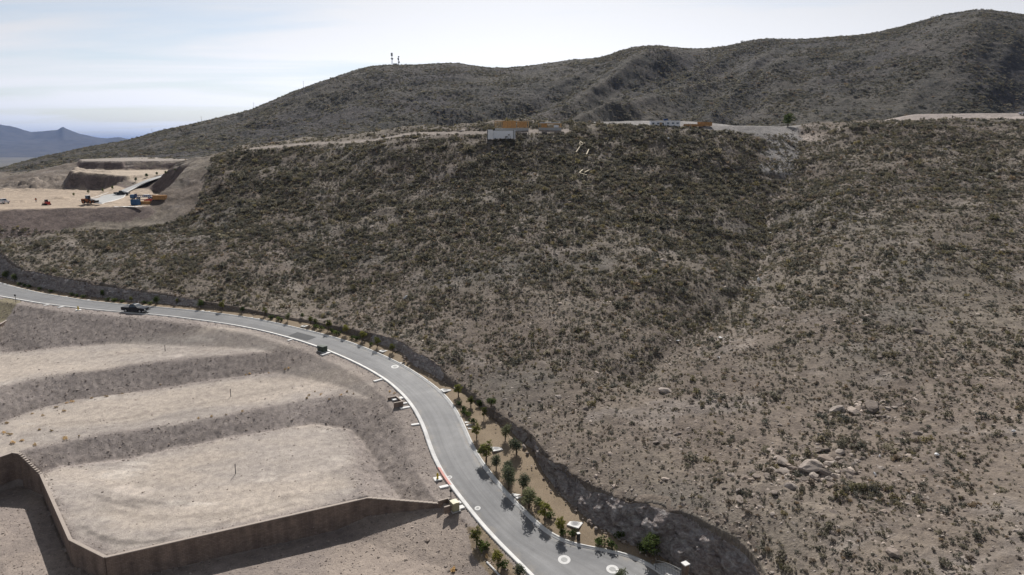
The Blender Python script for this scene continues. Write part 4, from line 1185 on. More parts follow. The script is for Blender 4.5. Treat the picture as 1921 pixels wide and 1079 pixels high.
def make_tree(kind, seed):
    rnd = np.random.default_rng(seed)
    h = 1.0
    if kind == 'pine':
        mb, ends = skeleton(rnd, h, (0.05 * rnd.normal(), 0.05 * rnd.normal()), 9, 0.20)
        dd_ = rnd.normal(size=(20, 3)); dd_ /= np.linalg.norm(dd_, axis=1)[:, None]
        cen = np.array([0, 0, 0.60]) + dd_ * np.array([0.25, 0.25, 0.32]) * (0.35 + 0.65 * rnd.random(20))[:, None]
        rad = np.repeat((0.075 + 0.055 * rnd.random(20))[:, None], 3, 1)
        V, Fq = leaf_cloud(cen, rad, 950, 0.026, rnd, 0.55, 0.3)
        mat = L_PINE
    elif kind == 'olive':
        mb, ends = skeleton(rnd, h, (0.03 * rnd.normal(), 0.03 * rnd.normal()), 7, 0.30)
        a = rnd.random(11) * 6.28
        cen = np.c_[0.20 * np.cos(a) * rnd.random(11), 0.20 * np.sin(a) * rnd.random(11), 0.36 + 0.46 * rnd.random(11)]
        rad = np.repeat((0.16 + 0.07 * rnd.random(11))[:, None], 3, 1) * np.array([1, 1, 1.15])
        V, Fq = leaf_cloud(cen, rad, 1000, 0.028, rnd, 0.6, 0.45)
        mat = L_OLIVE
    else:   # round bushy tree
        mb, ends = skeleton(rnd, h, (0.02, 0.02), 6, 0.18)
        a = rnd.random(14) * 6.28
        cen = np.c_[0.24 * np.cos(a) * rnd.random(14), 0.24 * np.sin(a) * rnd.random(14), 0.30 + 0.5 * rnd.random(14)]
        rad = np.repeat((0.15 + 0.07 * rnd.random(14))[:, None], 3, 1)
        V, Fq = leaf_cloud(cen, rad, 900, 0.028, rnd, 0.6, 0.5)
        mat = L_GREEN
    return mb.mesh('trunk', M_BARK), mesh_np('crown', V, Fq, mat)
TREE = {k: [make_tree(k, 500 + 10 * j + i) for i in range(3)] for j, k in enumerate(('pine', 'olive', 'bushy'))}
NAME = {'pine': 'pine_tree', 'olive': 'olive_tree', 'bushy': 'bushy_tree'}
def plant(kind, u, v, hpx, label, group=None, objs=None, wide=1.0, i=0):
    p, n = pick(u, v, objs)
    dist = p.y * CP - (p.z - CZ) * SP
    h = hpx / FPX * dist * 1.0
    root = empty(NAME[kind], p, (u * 1.37) % 6.28)
    tr, cr_ = TREE[kind][(int(u) + i) % 3]
    for nm, me in (('trunk', tr), ('crown', cr_)):
        c = new(nm, me, root); w_ = wide * (0.92 + 0.4 * ((u * 7.13) % 1.0)) * 1.12; c.scale = (h * w_, h * w_, h)
    tag(root, label, 'tree', group)
    return root
near_strip = [
 ('olive', 948, 824, 31, 'grey-green olive tree nearest the narrow end of the rock cut'), ('olive', 969, 853, 33, 'olive tree standing alone mid strip, its shadow below it'),
 ('olive', 931, 881, 33, 'small olive tree by the kerb below the square concrete cover'), ('olive', 953, 896, 33, 'olive tree behind the tall dense olive'),
 ('olive', 954, 918, 46, 'tall dense olive tree by the kerb'), ('olive', 981, 921, 34, 'loose olive tree behind the two concrete slabs'), ('olive', 992, 953, 43, 'wide olive tree right of the kerbside slabs'),
 ('pine', 894, 822, 31, 'young pine tree just below the three kerb slabs'), ('pine', 912, 866, 44, 'thin young pine tree left of the square concrete cover'),
 ('pine', 908, 785, 25, 'bushy pine tree at the edge of the strip below the big yellow-green bush'), ('pine', 883, 764, 24, 'yellowish pine tree on the strip above the kerb slabs'), ('pine', 860, 745, 26, 'dark pine tree at the top end of the wide strip'),
 ('pine', 1022, 974, 38, 'slender pine tree between the olives and the square cover by the gate'), ('pine', 1054, 1002, 41, 'round-headed pine tree beside the square cover nearest the gate'),
 ('pine', 894, 1021, 38, 'sparse pine tree on the inner side of the bend'), ('pine', 934, 1063, 38, 'dense pine tree on the inner side of the bend, nearest the bottom edge'),
 ('bushy', 921, 763, 18, 'broad yellow-green bush on the slope above the strip'), ('bushy', 1219, 1044, 46, 'dark bushy tree against the foot of the rock cut'),
 ('olive', 974, 1086, 32, 'olive tree top at the bottom edge beside the inner kerb'), ('olive', 1163, 1104, 42, 'olive tree top at the bottom edge in front of the manhole'),
]
for a in near_strip: plant(*a, wide=1.35 if a[1] in (921, 1219) else 1.0)
mid = [(497, 592, 16, 'pine'), (540, 602, 16, 'olive'), (567, 597, 11, 'bushy'), (583, 607, 17, 'pine'), (592, 609, 14, 'pine'), (616, 620, 25, 'pine'), (650, 628, 21, 'pine'), (681, 639, 22, 'pine'), (708, 651, 23, 'pine'), (737, 661, 18, 'pine')]
ORD = ['first', 'second', 'third', 'fourth', 'fifth', 'sixth', 'seventh', 'eighth', 'ninth', 'tenth', 'eleventh', 'twelfth']
for i, (u, v, h, k) in enumerate(mid):
    plant(k, u, v, h, '%s %s along the middle kerb, counting from the truck side' % (ORD[i], NAME[k].replace('_', ' ')), 'trees along the middle of the road')
far = [(12, 524, 18, 'bushy'), (28, 529, 17, 'bushy'), (193, 558, 16, 'bushy'), (247, 567, 13, 'pine'), (295, 571, 17, 'bushy'), (332, 571, 12, 'pine'), (377, 577, 19, 'bushy'), (417, 581, 19, 'pine'), (455, 586, 14, 'bushy')]
for i, (u, v, h, k) in enumerate(far):
    plant(k, u, v, h, '%s tree from the left edge under the long rock cut' % ORD[i], 'trees beside the far stretch of road')
# terrace trees
for i, (u, v, h, w) in enumerate([(255, 341, 9, 'at the foot of the ramp hedge'), (276, 333.5, 9, 'beside the upper ramp'), (295, 329, 7, 'near the top of the ramp'), (311, 326.5, 7, 'at the top of the ramp'), (329, 320.5, 5, 'furthest up the terrace ramp'),
                                  (193, 361, 8, 'left of the lower ramp'), (211, 356, 8, 'nearest the lower ramp edge'), (139, 368, 7, 'low and wide left of the wheel loader'), (166, 363, 7, 'right behind the wheel loader')]):
    plant('bushy', u, v, h, 'small terrace tree ' + w, 'trees on the construction terrace', [bench_o, hill_o])
plant('bushy', 1478, 238, 30, 'lone dark tree on the hill crest above the pale wash', None, [hill_o])
for i, (u, v) in enumerate([(1515, 242), (1545, 242), (1600, 240), (1640, 239)]):
    p, n = pick(u, v + 3, [hill_o])
    o = new('crest_bush', SHRUBS[2 if i % 2 else 0], None, p, (0, 0, i)); o.scale = (2.6, 2.6, 2.2)
    tag(o, '%s round bush right of the lone crest tree' % ORD[i], 'bush', 'bushes on the crest')

# clipped round shrubs of the strip
M_ROUND = [shrub_mesh('round_shrub', L_GREEN, 600 + i, 170, 0.8, 8, 0.075, 0.2) for i in range(3)]
rs = [(38, 535), (45, 538), (56, 540), (73, 544), (96, 549), (134, 555), (145, 556.5), (158, 559), (204, 564), (215, 566), (228, 567.5), (271, 570), (281, 571)]
rm = [(510, 598), (521.5, 601), (529, 602), (590, 615), (601, 618), (622, 624), (630, 626.5), (637, 628), (661, 635), (669.5, 637.5), (695, 648.5)]
rn = [(863, 760), (870, 771), (872, 776), (876, 781), (885, 793), (900, 762), (903, 1024), (912, 1031), (944, 1063), (1031, 973), (1053, 1004), (1075, 1006), (1122, 1021), (1146, 1025), (1202, 1035), (1012, 946), (1164, 1010)]
for grp, lst, w, s in (('far', rs, 'under the long rock cut at left', 1.25), ('mid', rm, 'along the middle stretch of kerb', 1.2), ('near', rn, 'in the wide strip by the bend', 1.35)):
    for i, (u, v) in enumerate(lst):
        p, n = pick(u, v)
        o = new('round_shrub', M_ROUND[i % 3], None, p, (0, 0, i * 1.3)); k = s * (0.85 + 0.3 * random.random()); o.scale = (k, k, k * 0.8)
        tag(o, '%s clipped round shrub from the left %s' % ((ORD + ['thirteenth', 'fourteenth', 'fifteenth', 'sixteenth', 'seventeenth'])[sorted(q_[0] for q_ in lst).index(u)], w), 'shrub', 'round shrubs ' + w)
# straw-coloured weeds on the lots
M_WEED = [shrub_mesh('dry_weed', L_DRY, 640 + i, 60, 0.55, 4, 0.09) for i in range(3)]
wd = [(108, 764, 1), (125, 757, .8), (135, 754, 1), (170, 748, .8), (200, 744, 1), (230, 739, .7), (123, 771, 1), (60, 777, .7), (80, 780, .8), (10, 795, 1), (20, 815, 1.2), (8, 812, 1), (28, 831, 1.3), (40, 828, 1), (65, 835, 1), (72, 807, .8), (98, 808, .8), (123, 823, 1.4), (150, 818, .6),
      (300, 722, .6), (372, 785, .7), (395, 782, .8), (425, 778, .6), (455, 772, .8), (470, 702, .9), (460, 704, .7), (535, 693, 1), (540, 691, .8), (505, 700, .6), (580, 742, .9), (577, 748, .9), (590, 735, .6), (602, 740, .7), (650, 735, .8), (664, 739, .6), (640, 741, .7), (618, 750, .7), (730, 735, .8), (740, 738, .7), (848, 1069, 1.3), (915, 1045, 1)]
WM = [((310, 655), 'the stake on the topmost lot'), ((433, 740), 'the stake on the middle lot'), ((442, 885), 'the stake on the lowest lot'), ((23, 850), 'the corner of the retaining wall'), ((0, 795), 'the left edge below the middle lot'), ((605, 658), 'the dark green cabinet'), ((742, 752), 'the dark block enclosure'), ((894, 1010), 'the sparse pine at the bend')]
wl_ = {}
for i, (u, v, s) in enumerate(wd):
    dd = [math.hypot(u - m[0][0], v - m[0][1]) for m in WM]; wl_.setdefault(int(np.argmin(dd)), []).append((min(dd), i))
WLAB = {i: '%s straw-coloured dry weed to %s' % (ORDN[min(r_, 13)], WM[j][1]) for j, l_ in wl_.items() for r_, (_, i) in enumerate(sorted(l_))}
for i, (u, v, s) in enumerate(wd):
    p, n = pick(u, v, [lot_o])
    o = new('dry_weed', M_WEED[i % 3], None, p, (0, 0, i)); o.scale = (s * 0.72, s * 0.72, s * 0.5)
    tag(o, WLAB[i], 'weed', 'dry weeds on the graded lots')

# ------------------------------------------------------------------ materials of built things
M_BLACK = simple('black_paint', (0.010, 0.012, 0.018), 0.35, 0.1, 3, spec=0.3)
M_WHITE = simple('white_paint', (0.72, 0.73, 0.75), 0.4, 0.05, 3, spec=0.5)
M_RED = simple('red_paint', (0.45, 0.05, 0.035), 0.45, 0.15, 4)
M_ORANGE = simple('machine_orange', (0.33, 0.12, 0.045), 0.5, 0.2, 3)
M_BLUE = simple('blue_paint', (0.05, 0.12, 0.24), 0.5, 0.2, 3)
M_DBLUE = simple('dark_blue_paint', (0.02, 0.045, 0.13), 0.5, 0.2, 3)
M_YELLOW = simple('hydrant_yellow', (0.55, 0.40, 0.03), 0.45, 0.1, 8)
M_GLASS = simple('vehicle_glass', (0.02, 0.03, 0.04), 0.08, 0.05, 3, spec=0.8)
M_TYRE = simple('tyre_rubber', (0.02, 0.02, 0.02), 0.9, 0.2, 12)
M_METAL = simple('galvanised_steel', (0.45, 0.46, 0.47), 0.45, 0.1, 6, metal=0.7)
M_DKMETAL = simple('dark_steel', (0.05, 0.05, 0.055), 0.55, 0.2, 6, metal=0.3)
M_LAMP = simple('lamp_glass', (0.8, 0.8, 0.75), 0.2, 0.05, 3, spec=0.6)
M_IRON = simple('wrought_iron', (0.02, 0.02, 0.02), 0.5, 0.2, 8, spec=0.4)
M_WOOD = simple('raw_lumber', (0.52, 0.36, 0.20), 0.75, 0.2, 5)
M_SHEATH = simple('orange_sheathing', (0.46, 0.25, 0.10), 0.75, 0.2, 2)
M_PLANK = simple('weathered_plank', (0.55, 0.47, 0.33), 0.8, 0.15, 6)
M_CONC = simple('pale_concrete', (0.66, 0.655, 0.64), 0.8, 0.07, 3, bump=0.1)
M_GREYC = simple('grey_concrete', (0.40, 0.40, 0.39), 0.85, 0.12, 4, bump=0.2)
M_STUCCO = simple('white_stucco', (0.86, 0.87, 0.89), 0.8, 0.04, 1.5)
M_BOXG = simple('cabinet_tan', (0.33, 0.31, 0.19), 0.5, 0.08, 3)
M_BOXD = simple('cabinet_green', (0.045, 0.06, 0.045), 0.5, 0.1, 3)
M_LITTER = simple('white_litter', (0.8, 0.8, 0.8), 0.6, 0.05, 3)
M_REDK = simple('red_kerb_paint', (0.58, 0.30, 0.26), 0.75, 0.12, 6)
M_CLOTH = simple('dark_clothing', (0.05, 0.05, 0.07), 0.9, 0.2, 10)
M_VEST = simple('safety_vest', (0.55, 0.16, 0.04), 0.8, 0.1, 10)
M_HAT = simple('hard_hat', (0.75, 0.72, 0.60), 0.4, 0.05, 10)
def block_material(name, col):
    m, nt = mat_nodes(name)
    t = N(nt, 'ShaderNodeTexCoord'); s = N(nt, 'ShaderNodeSeparateXYZ', {0: t.outputs['Object']})
    cb = N(nt, 'ShaderNodeCombineXYZ', {0: s.outputs['X'], 1: s.outputs['Z']})
    br = N(nt, 'ShaderNodeTexBrick', {'Vector': cb.outputs[0], 'Scale': 1.0, 'Mortar Size': 0.012, 'Brick Width': 0.45, 'Row Height': 0.2, 'Bias': 0.0,
        'Color1': (*[k * 0.86 for k in col], 1), 'Color2': (*[min(1, k * 1.14) for k in col], 1), 'Mortar': (*[k * 0.6 for k in col], 1)})
    f = noise_tex(nt, t.outputs['Object'], 0.7, 6, 0.7); f2 = noise_tex(nt, t.outputs['Object'], 9, 4, 0.7)
    c = mul(nt, br.outputs['Color'], ramp(nt, f, [(0.3, 0.78), (0.7, (1.18, 1.14, 1.10))]))
    c = mul(nt, c, ramp(nt, f2, [(0.3, 0.85), (0.7, 1.12)]))
    ms = N(nt, 'ShaderNodeMapping', {'Vector': t.outputs['Object'], 'Scale': (1.1, 1.1, 0.09)})
    f3 = noise_tex(nt, ms.outputs[0], 1.0, 5, 0.7)
    c = mul(nt, c, ramp(nt, f3, [(0.35, 0.74), (0.55, 1.0), (0.75, (1.22, 1.2, 1.18))]))
    h = N(nt, 'ShaderNodeMath', {0: br.outputs['Fac'], 1: f2}, operation='SUBTRACT')
    finish(nt, c, 0.92, h.outputs[0], 0.4, 0.02, 0.1)
    return m
M_BLOCK = block_material('split_face_block', (0.235, 0.185, 0.155))
M_CAP = simple('wall_cap', (0.36, 0.31, 0.27), 0.9, 0.1, 4)

# ------------------------------------------------------------------ retaining walls
def retaining_wall(name, pts, drops_bottom, label, steps=None, thick=0.32, cap=0.10):
    """pts: (n,3) top edge of the wall, each run a part; sloping tops go down in steps of one course"""
    P = np.asarray(pts, float)
    root = empty(name, (P[:, 0].mean(), P[:, 1].mean(), P[:, 2].min() - 3))
    bpy.context.view_layer.update()
    base = Vector(root.location)
    for i in range(len(P) - 1):
        a, b = P[i], P[i + 1]
        L = math.hypot(b[0] - a[0], b[1] - a[1]); rz = math.atan2(b[1] - a[1], b[0] - a[0])
        zb0 = CZ - drops_bottom[i]; zb1 = CZ - drops_bottom[i + 1]
        zb = min(zb0, zb1) - 0.5
        n = (steps or {}).get(i, 1)
        mb = MB(); mc = MB()
        for k in range(n):
            x0, x1 = L * k / n, L * (k + 1) / n
            zt = (a[2] + (b[2] - a[2]) * (k + 0.5) / n) if n > 1 else None
            z0, z1 = (zt, zt) if n > 1 else (a[2], b[2])
            z0 += 0.06; z1 += 0.06
            y0 = -thick / 2 + 0.002 * i; y1 = thick / 2 + 0.002 * i
            mb.prism([(x0, zb), (x1, zb), (x1, z1), (x0, z0)], 'y', y0, y1)
            e = 0.03
            mc.prism([(x0 + 0.002, z0 + 0.001), (x1 - 0.002, z1 + 0.001), (x1 - 0.002, z1 + cap), (x0 + 0.002, z0 + cap)], 'y', y0 - e, y1 + e)
        loc = Vector((a[0], a[1], 0)) - Vector((base.x, base.y, base.z))
        w = mb.build('wall_run', M_BLOCK, root, loc, (0, 0, rz))
        mc.build('cap', M_CAP, w)
    return tag(root, label, 'wall')
retaining_wall('retaining_wall', wall_pts, [46.5, 46.4, 46.4, 48.4, 48.5, 48.5, 48.5, 47.0],
    'long brown block retaining wall with stepped ends around the lowest lot', {0: 2, 2: 11, 6: 16})
bpts = np.array([PH(-60, 577, 36.6), PH(0, 566, 36.3), PH(17, 563.5, 36.2)])
retaining_wall('retaining_wall', bpts, [39, 39, 38.4], 'upper brown block wall cut by the left edge, under the road', {})
bpts = np.array([PH(-70, 640, 38.6), PH(0, 609, 38.3), PH(32, 590, 38.0), PH(48, 582, 37.8)])
retaining_wall('retaining_wall', bpts, [40.8, 40.6, 40.2, 39.6], 'lower brown block wall cut by the left edge, ending at a point', {2: 4})

# ------------------------------------------------------------------ road furniture
def frame_at(p, line=None):
    """direction along the nearest place of a road edge, and outward from the road"""
    best = None
    for Lx, d in ((RL, dirR), (LL, dirL)):
        q = ((Lx[:, :2] - np.array([p[0], p[1]])) ** 2).sum(1); i = int(q.argmin())
        if best is None or q[i] < best[0]: best = (q[i], Lx, d, i)
    _, Lx, d, i = best
    j = min(max(i, 1), len(Lx) - 2)
    t = Lx[j + 1] - Lx[j - 1]
    return Vector((t[0], t[1], 0)).normalized(), Vector((-d[i][0], -d[i][1], 0)), Vector(tuple(Lx[i]))
def slab(u, v, w, l, label):
    p, n = pick(u, v)
    t, out, k = frame_at(p)
    c = k + out * (l / 2 + 0.004) + t * ((p - k).dot(t))
    l *= 0.85
    zz = k.z + 0.125
    mb = MB().box((0, 0, 0), (l, w, 0.22), 0, 0.015)
    o = mb.build('concrete_slab', M_CONC, None, (c.x, c.y, zz - 0.085), (0, 0, math.atan2(out.y, out.x)))
    return tag(o, label, 'slab', 'concrete slabs laid behind the kerb')
for i, a in enumerate([(876, 792, .55, 1.9, 'first of three slabs behind the kerb left of the young pine'), (880, 797, .5, 2.2, 'middle of three slabs behind the kerb left of the young pine'), (883, 803, .55, 2.6, 'lowest of three slabs behind the kerb left of the young pine'),
    (758, 682, .45, 1.8, 'slab behind the right kerb beside the round manhole ring'), (755, 679, .4, 1.1, 'short slab behind the kerb above the manhole ring'),
    (960, 930, .9, 1.9, 'wide slab in the shade of the tall dense olive'), (967, 936, .5, 2.3, 'narrow slab next to the shaded wide slab'),
    (714, 713, .5, 2.0, 'single slab behind the left kerb on the widest bend'), (745, 749, .9, 2.2, 'upper slab beside the dark block enclosure on the left kerb'), (755, 758, .5, 1.6, 'middle slab beside the dark block enclosure on the left kerb'), (761, 765, .6, 1.9, 'lower slab beside the dark block enclosure on the left kerb'),
    (786, 796, .55, 1.5, 'small slab behind the left kerb above the red kerb'), (833, 914, .6, 1.5, 'rounded slab at the lower end of the red kerb'), (856, 945, .7, 1.6, 'upper slab between the tan cabinet and the kerb'), (863, 953, .8, 1.9, 'lower slab between the tan cabinet and the kerb'),
    (620, 661, .7, 2.4, 'slab between the dark green cabinet and the kerb'), (549, 637, .5, 1.4, 'slab behind the left kerb beside the dark asphalt patch'),
    (384, 581, .7, 2.2, 'left slab under the pines right of the truck'), (395, 583, .5, 2.0, 'right slab under the pines right of the truck'), (471, 596, .5, 1.7, 'left one of two slabs by the far kerb bend'), (484, 598, .7, 1.9, 'right one of two slabs by the far kerb bend'),
    (163, 563, .8, 2.0, 'slab behind the far kerb left of the truck'), (121, 557, .6, 2.6, 'slab at the foot of the long rock cut'), (113, 577, .7, 1.5, 'slab behind the near kerb left of the hydrant'), (88, 573, .6, 1.3, 'leftmost slab behind the near kerb')]):
    slab(*a)
def square_cover(u, v, s, label):
    p, n = pick(u, v)
    t, out, k = frame_at(p)
    s *= 0.9
    root = empty('manhole_cover_slab', (p.x, p.y, p.z - 0.03), math.atan2(t.y, t.x))
    MB().box((0, 0, 0.03), (s, s, 0.16), 0, 0.02).build('slab', M_CONC, root)
    MB().lathe((0, 0, 0.112), [(0.36 * s, 0), (0.36 * s, 0.012), (0.27 * s, 0.012), (0.27 * s, 0.004)], 20).build('frame_ring', M_GREYC, root)
    MB().lathe((0, 0, 0.122), [(0.22 * s, 0), (0.22 * s, 0.012), (0.06 * s, 0.012), (0.05 * s, 0.016)], 20).build('lid', M_DKMETAL, root)
    return tag(root, label, 'manhole', 'square concrete covers in the planting strip')
for a in [(719, 658.5, 1.5, 'small square concrete cover between kerb and cut under the mid pines'), (836, 732, 1.7, 'square concrete cover left of the dark pine at the strip top'), (931, 842, 1.7, 'square concrete cover among the olives mid strip'), (1079, 983, 1.8, 'square concrete cover nearest the gate'), (571, 612, 1.3, 'square concrete cover furthest up the road')]:
    square_cover(*a)
def manhole(u, v, r, label, ring=True):
    p, n = pick(u, v, [road_o])
    root = empty('road_manhole', (p.x, p.y, p.z + 0.004))
    q = n.to_track_quat('Z', 'Y'); root.rotation_mode = 'QUATERNION'; root.rotation_quaternion = q
    MB().lathe((0, 0, 0), [(r, -0.05), (r, 0.008), (0.52 * r, 0.008), (0.52 * r, -0.02)], 28).build('collar', M_CONC, root)
    MB().lathe((0, 0, 0), [(0.5 * r, -0.04), (0.5 * r, 0.011), (0.44 * r, 0.013), (0.10 * r, 0.013)], 24).build('lid', M_GREYC, root)
    return tag(root, label, 'manhole', 'round manholes in the road')
for a in [(741, 688, .72, 'round manhole ring at the outer edge of the wide bend'), (843.5, 895.5, .36, 'small round cover beside the red kerb'), (896, 953.5, .40, 'small round cover right of the tan cabinet'), (1058.5, 1050, .74, 'large round manhole in the widening near the gate'), (1149, 1068, .72, 'large round manhole at the bottom edge by the gate')]:
    manhole(*a)
# dark patch of newer asphalt
M_PATCH = simple('patch_asphalt', (0.075, 0.077, 0.08), 0.8, 0.12, 2)
c4 = [(540, 630), (558, 623), (594, 632.5), (576, 639.5)]
g_ = []
for a in np.linspace(0, 1, 9):
    for b in np.linspace(0, 1, 9):
        u = (c4[0][0] * (1 - a) + c4[3][0] * a) * (1 - b) + (c4[1][0] * (1 - a) + c4[2][0] * a) * b
        v = (c4[0][1] * (1 - a) + c4[3][1] * a) * (1 - b) + (c4[1][1] * (1 - a) + c4[2][1] * a) * b
        p, n = pick(u, v, [road_o]); g_.append((p.x, p.y, p.z + 0.006))
po = new('asphalt_patch', mesh_np('asphalt_patch', g_, grid_faces(9, 9), M_PATCH), road_o)
# red paint on the inner kerb
sel = [i for i in range(NR) if 878 < to_px(LL[i])[1] < 914 and to_px(LL[i])[0] < 860]
A = LL[sel]; d_ = dirL[sel]
rows = [A + d_ * a + up * b for a, b in ((-0.004, 0.02), (-0.004, 0.154), (0.20, 0.159), (0.272, 0.064), (0.30, 0.040), (0.42, 0.038))]
new('red_kerb_paint', ribbon('red_kerb_paint', rows, M_REDK, False), kerb_l)

def hydrant(u, v, label):
    p, n = pick(u, v)
    root = empty('fire_hydrant', (p.x, p.y, p.z))
    MB().box((0, 0, 0.05), (1.1, 1.1, 0.14), 0.4, 0.02).build('pad', M_CONC, root)
    MB().lathe((0, 0, 0.12), [(0.19, 0), (0.19, 0.05), (0.12, 0.06), (0.12, 0.55), (0.16, 0.56), (0.16, 0.62), (0.13, 0.66), (0.10, 0.74), (0.04, 0.80), (0.04, 0.86)], 14).build('barrel', M_YELLOW, root, shade=False)
    for a in (0, 2.1, 4.2):
        MB().tube((0.10 * math.cos(a), 0.10 * math.sin(a), 0.55), (0.22 * math.cos(a), 0.22 * math.sin(a), 0.55), 0.065, 0.065, 10).build('outlet', M_YELLOW, root)
    return tag(root, label, 'hydrant', 'yellow fire hydrants')
hydrant(821, 899, 'yellow fire hydrant on a white pad beside the red kerb'); hydrant(147, 582, 'yellow fire hydrant by the road left of the black truck')
def cabinet(u, v, w, d, h, mat, label, lid=None):
    p, n = pick(u, v); t, out, k = frame_at(p)
    root = empty('utility_cabinet', (p.x, p.y, p.z), math.atan2(t.y, t.x))
    MB().box((0, 0, 0.03), (w + 0.3, d + 0.3, 0.14), 0, 0.02).build('pad', M_GREYC, root)
    MB().box((0, 0, 0.10 + h * 0.44), (w, d, h * 0.88), 0, 0.03).build('body', mat, root)
    MB().prism([(-d / 2 - .03, 0.10 + h * 0.885), (d / 2 + .03, 0.10 + h * 0.885), (d / 2 + .02, 0.12 + h * 0.96), (0, 0.12 + h), (-d / 2 - .02, 0.12 + h * 0.96)], 'x', -w / 2 - .03, w / 2 + .03, 0.01).build('lid', lid or mat, root)
    for s in (-1, 1):
        dr = MB().box((s * w * 0.245, -d / 2 - 0.008, 0.10 + h * 0.43), (w * 0.46, 0.02, h * 0.76), 0, 0.006).build('door', mat, root)
        MB().box((-s * w * 0.19 + s * w * 0.245, -d / 2 - 0.028, 0.10 + h * 0.45), (0.03, 0.03, 0.16)).build('handle', M_DKMETAL, dr)
    return tag(root, label, 'cabinet')
cabinet(853, 957, 1.05, 0.9, 1.15, M_BOXG, 'tan green utility cabinet at the end of the retaining wall', simple('cabinet_lid_sunlit', (0.55, 0.52, 0.36), 0.5, 0.06, 3))  # lid is a paler cabinet tan, sunlight on the top put into its colour
cabinet(605, 659, 1.7, 1.1, 1.0, M_BOXD, 'dark green utility cabinet behind the left kerb on the upper bend')
def enclosure(u, v, w, d, h, label, rz=0.0):
    p, n = pick(u, v); t, out, k = frame_at(p)
    root = empty('block_enclosure', (p.x, p.y, p.z - 0.2), math.atan2(t.y, t.x) + rz)
    for nm, c, s in (('back_wall', (0, d / 2, h / 2), (w, 0.2, h)), ('side_wall', (-w / 2 - 0.102, 0, h / 2), (0.2, d + 0.2, h)), ('side_wall', (w / 2 + 0.102, 0, h / 2), (0.2, d + 0.2, h))):
        q = MB().box((0, 0, 0), s).build(nm, M_BLOCK, root, c)
        MB().box((0, 0, s[2] / 2 + 0.032), (s[0] + 0.04, s[1] + 0.04, 0.06)).build('cap', M_CAP, q)
    return tag(root, label, 'enclosure', 'low block enclosures beside the kerb')
enclosure(838, 953, 1.6, 1.3, 0.95, 'low brown block enclosure left of the tan cabinet'); enclosure(742, 756, 2.6, 1.4, 0.8, 'low dark block enclosure open to the left kerb on the bend')
def lantern(u, v, h, label):
    p, n = pick(u, v)
    root = empty('lantern_post', (p.x, p.y, p.z))
    MB().lathe((0, 0, 0), [(0.16, 0), (0.16, 0.06), (0.08, 0.10), (0.05, 0.14), (0.045, h * 0.70), (0.07, h * 0.72)], 10).build('post', M_IRON, root)
    hd = MB().lathe((0, 0, h * 0.72), [(0.06, 0), (0.15, 0.05), (0.19, h * 0.18), (0.15, h * 0.22), (0.06, h * 0.26), (0.02, h * 0.28)], 8).build('head', M_IRON, root)
    MB().lathe((0, 0, h * 0.72), [(0.155, 0.052), (0.195, h * 0.1), (0.195, h * 0.14)], 8).build('glass', M_GLASS, hd)
    return tag(root, label, 'lamp post', 'short dark posts by the kerb')
lantern(846, 938, 1.55, 'short dark lantern post above the tan cabinet'); lantern(30, 567, 1.9, 'short dark lantern post by the road at the far left')
p, n = pick(1085, 1013)
root = empty('bollard_light', p)
MB().box((0, 0, 0.42), (0.34, 0.34, 0.9), 0.3, 0.02).build('post', M_IRON, root)
MB().box((0, 0, 0.905), (0.40, 0.40, 0.07), 0.3, 0.015).build('cap', M_CONC, root)
tag(root, 'square dark bollard with a pale cap under the pine by the bend', 'bollard')
# survey stakes on the lots
for i, (u, v, h, w) in enumerate([(310, 659, 1.3, 'topmost lot'), (433, 744, 1.4, 'middle lot'), (442, 889, 1.5, 'lowest lot')]):
    p, n = pick(u, v, [lot_o])
    root = empty('survey_stake', p, 0.4 * i)
    MB().tube((0, 0, -0.1), (0.03, 0, h), 0.06, 0.05, 6).build('stake', M_DKMETAL, root)
    MB().box((0.03, 0, h - 0.12), (0.10, 0.03, 0.2)).build('flag', M_BOXD, root)
    tag(root, 'thin dark survey stake on the ' + w, 'stake', 'survey stakes')
# edging of the inner planting bed
ps = [pick(u, v, [lot_o])[0] for u, v in [(913, 1055), (925, 1067), (938, 1081), (955, 1100)]]
rows = [np.array([[q.x + a, q.y + b, q.z + c] for q in ps]) for a, b, c in ((-0.09, -0.03, -0.1), (-0.09, -0.03, 0.10), (0.09, 0.03, 0.10), (0.09, 0.03, -0.1))]
tag(new('bed_edging', mesh_np('bed_edging', np.concatenate(rows), grid_faces(4, 4), M_CONC)), 'thin pale concrete edging of the planting bed at the bottom edge', 'edging')

# ------------------------------------------------------------------ gate
pp = PH(1286, 1058, 45.5); gz = CZ - 48.55
root = empty('gate_pillar', (pp[0], pp[1], gz), 0.5); root.scale = (0.66, 0.66, 1)
hp_ = pp[2] - gz
MB().box((0, 0, 0.25), (1.05, 1.05, 0.6), 0, 0.03).build('plinth', M_BLOCK, root)
MB().box((0, 0, hp_ / 2 + 0.1), (0.86, 0.86, hp_ - 0.3), 0, 0.03).build('shaft', M_BLOCK, root)
MB().box((0, 0, hp_ - 0.02), (1.02, 1.02, 0.10), 0, 0.015).box((0, 0, hp_ + 0.06), (1.12, 1.12, 0.07), 0, 0.015).build('capstone', M_CONC, root)
tag(root, 'square dark stone gate pillar with a pale capstone at the bottom edge', 'pillar')
ga = Vector((pp[0] - 0.55, pp[1] - 0.25, gz)); gb_ = PH(1230, 1066, 47.9); gbv = Vector((gb_[0], gb_[1], gz))
gd = (gbv - ga); gl = gd.length; gd.normalize()
root = empty('iron_gate', ga, math.atan2(gd.y, gd.x))
arch = lambda x: 1.75 + 0.75 * math.sin(math.pi * (0.5 + 0.5 * (1 - x / gl))) ** 2 if False else 2.45 - 0.85 * (x / gl) ** 2
mb = MB(); mb2 = MB()
N_ = 14
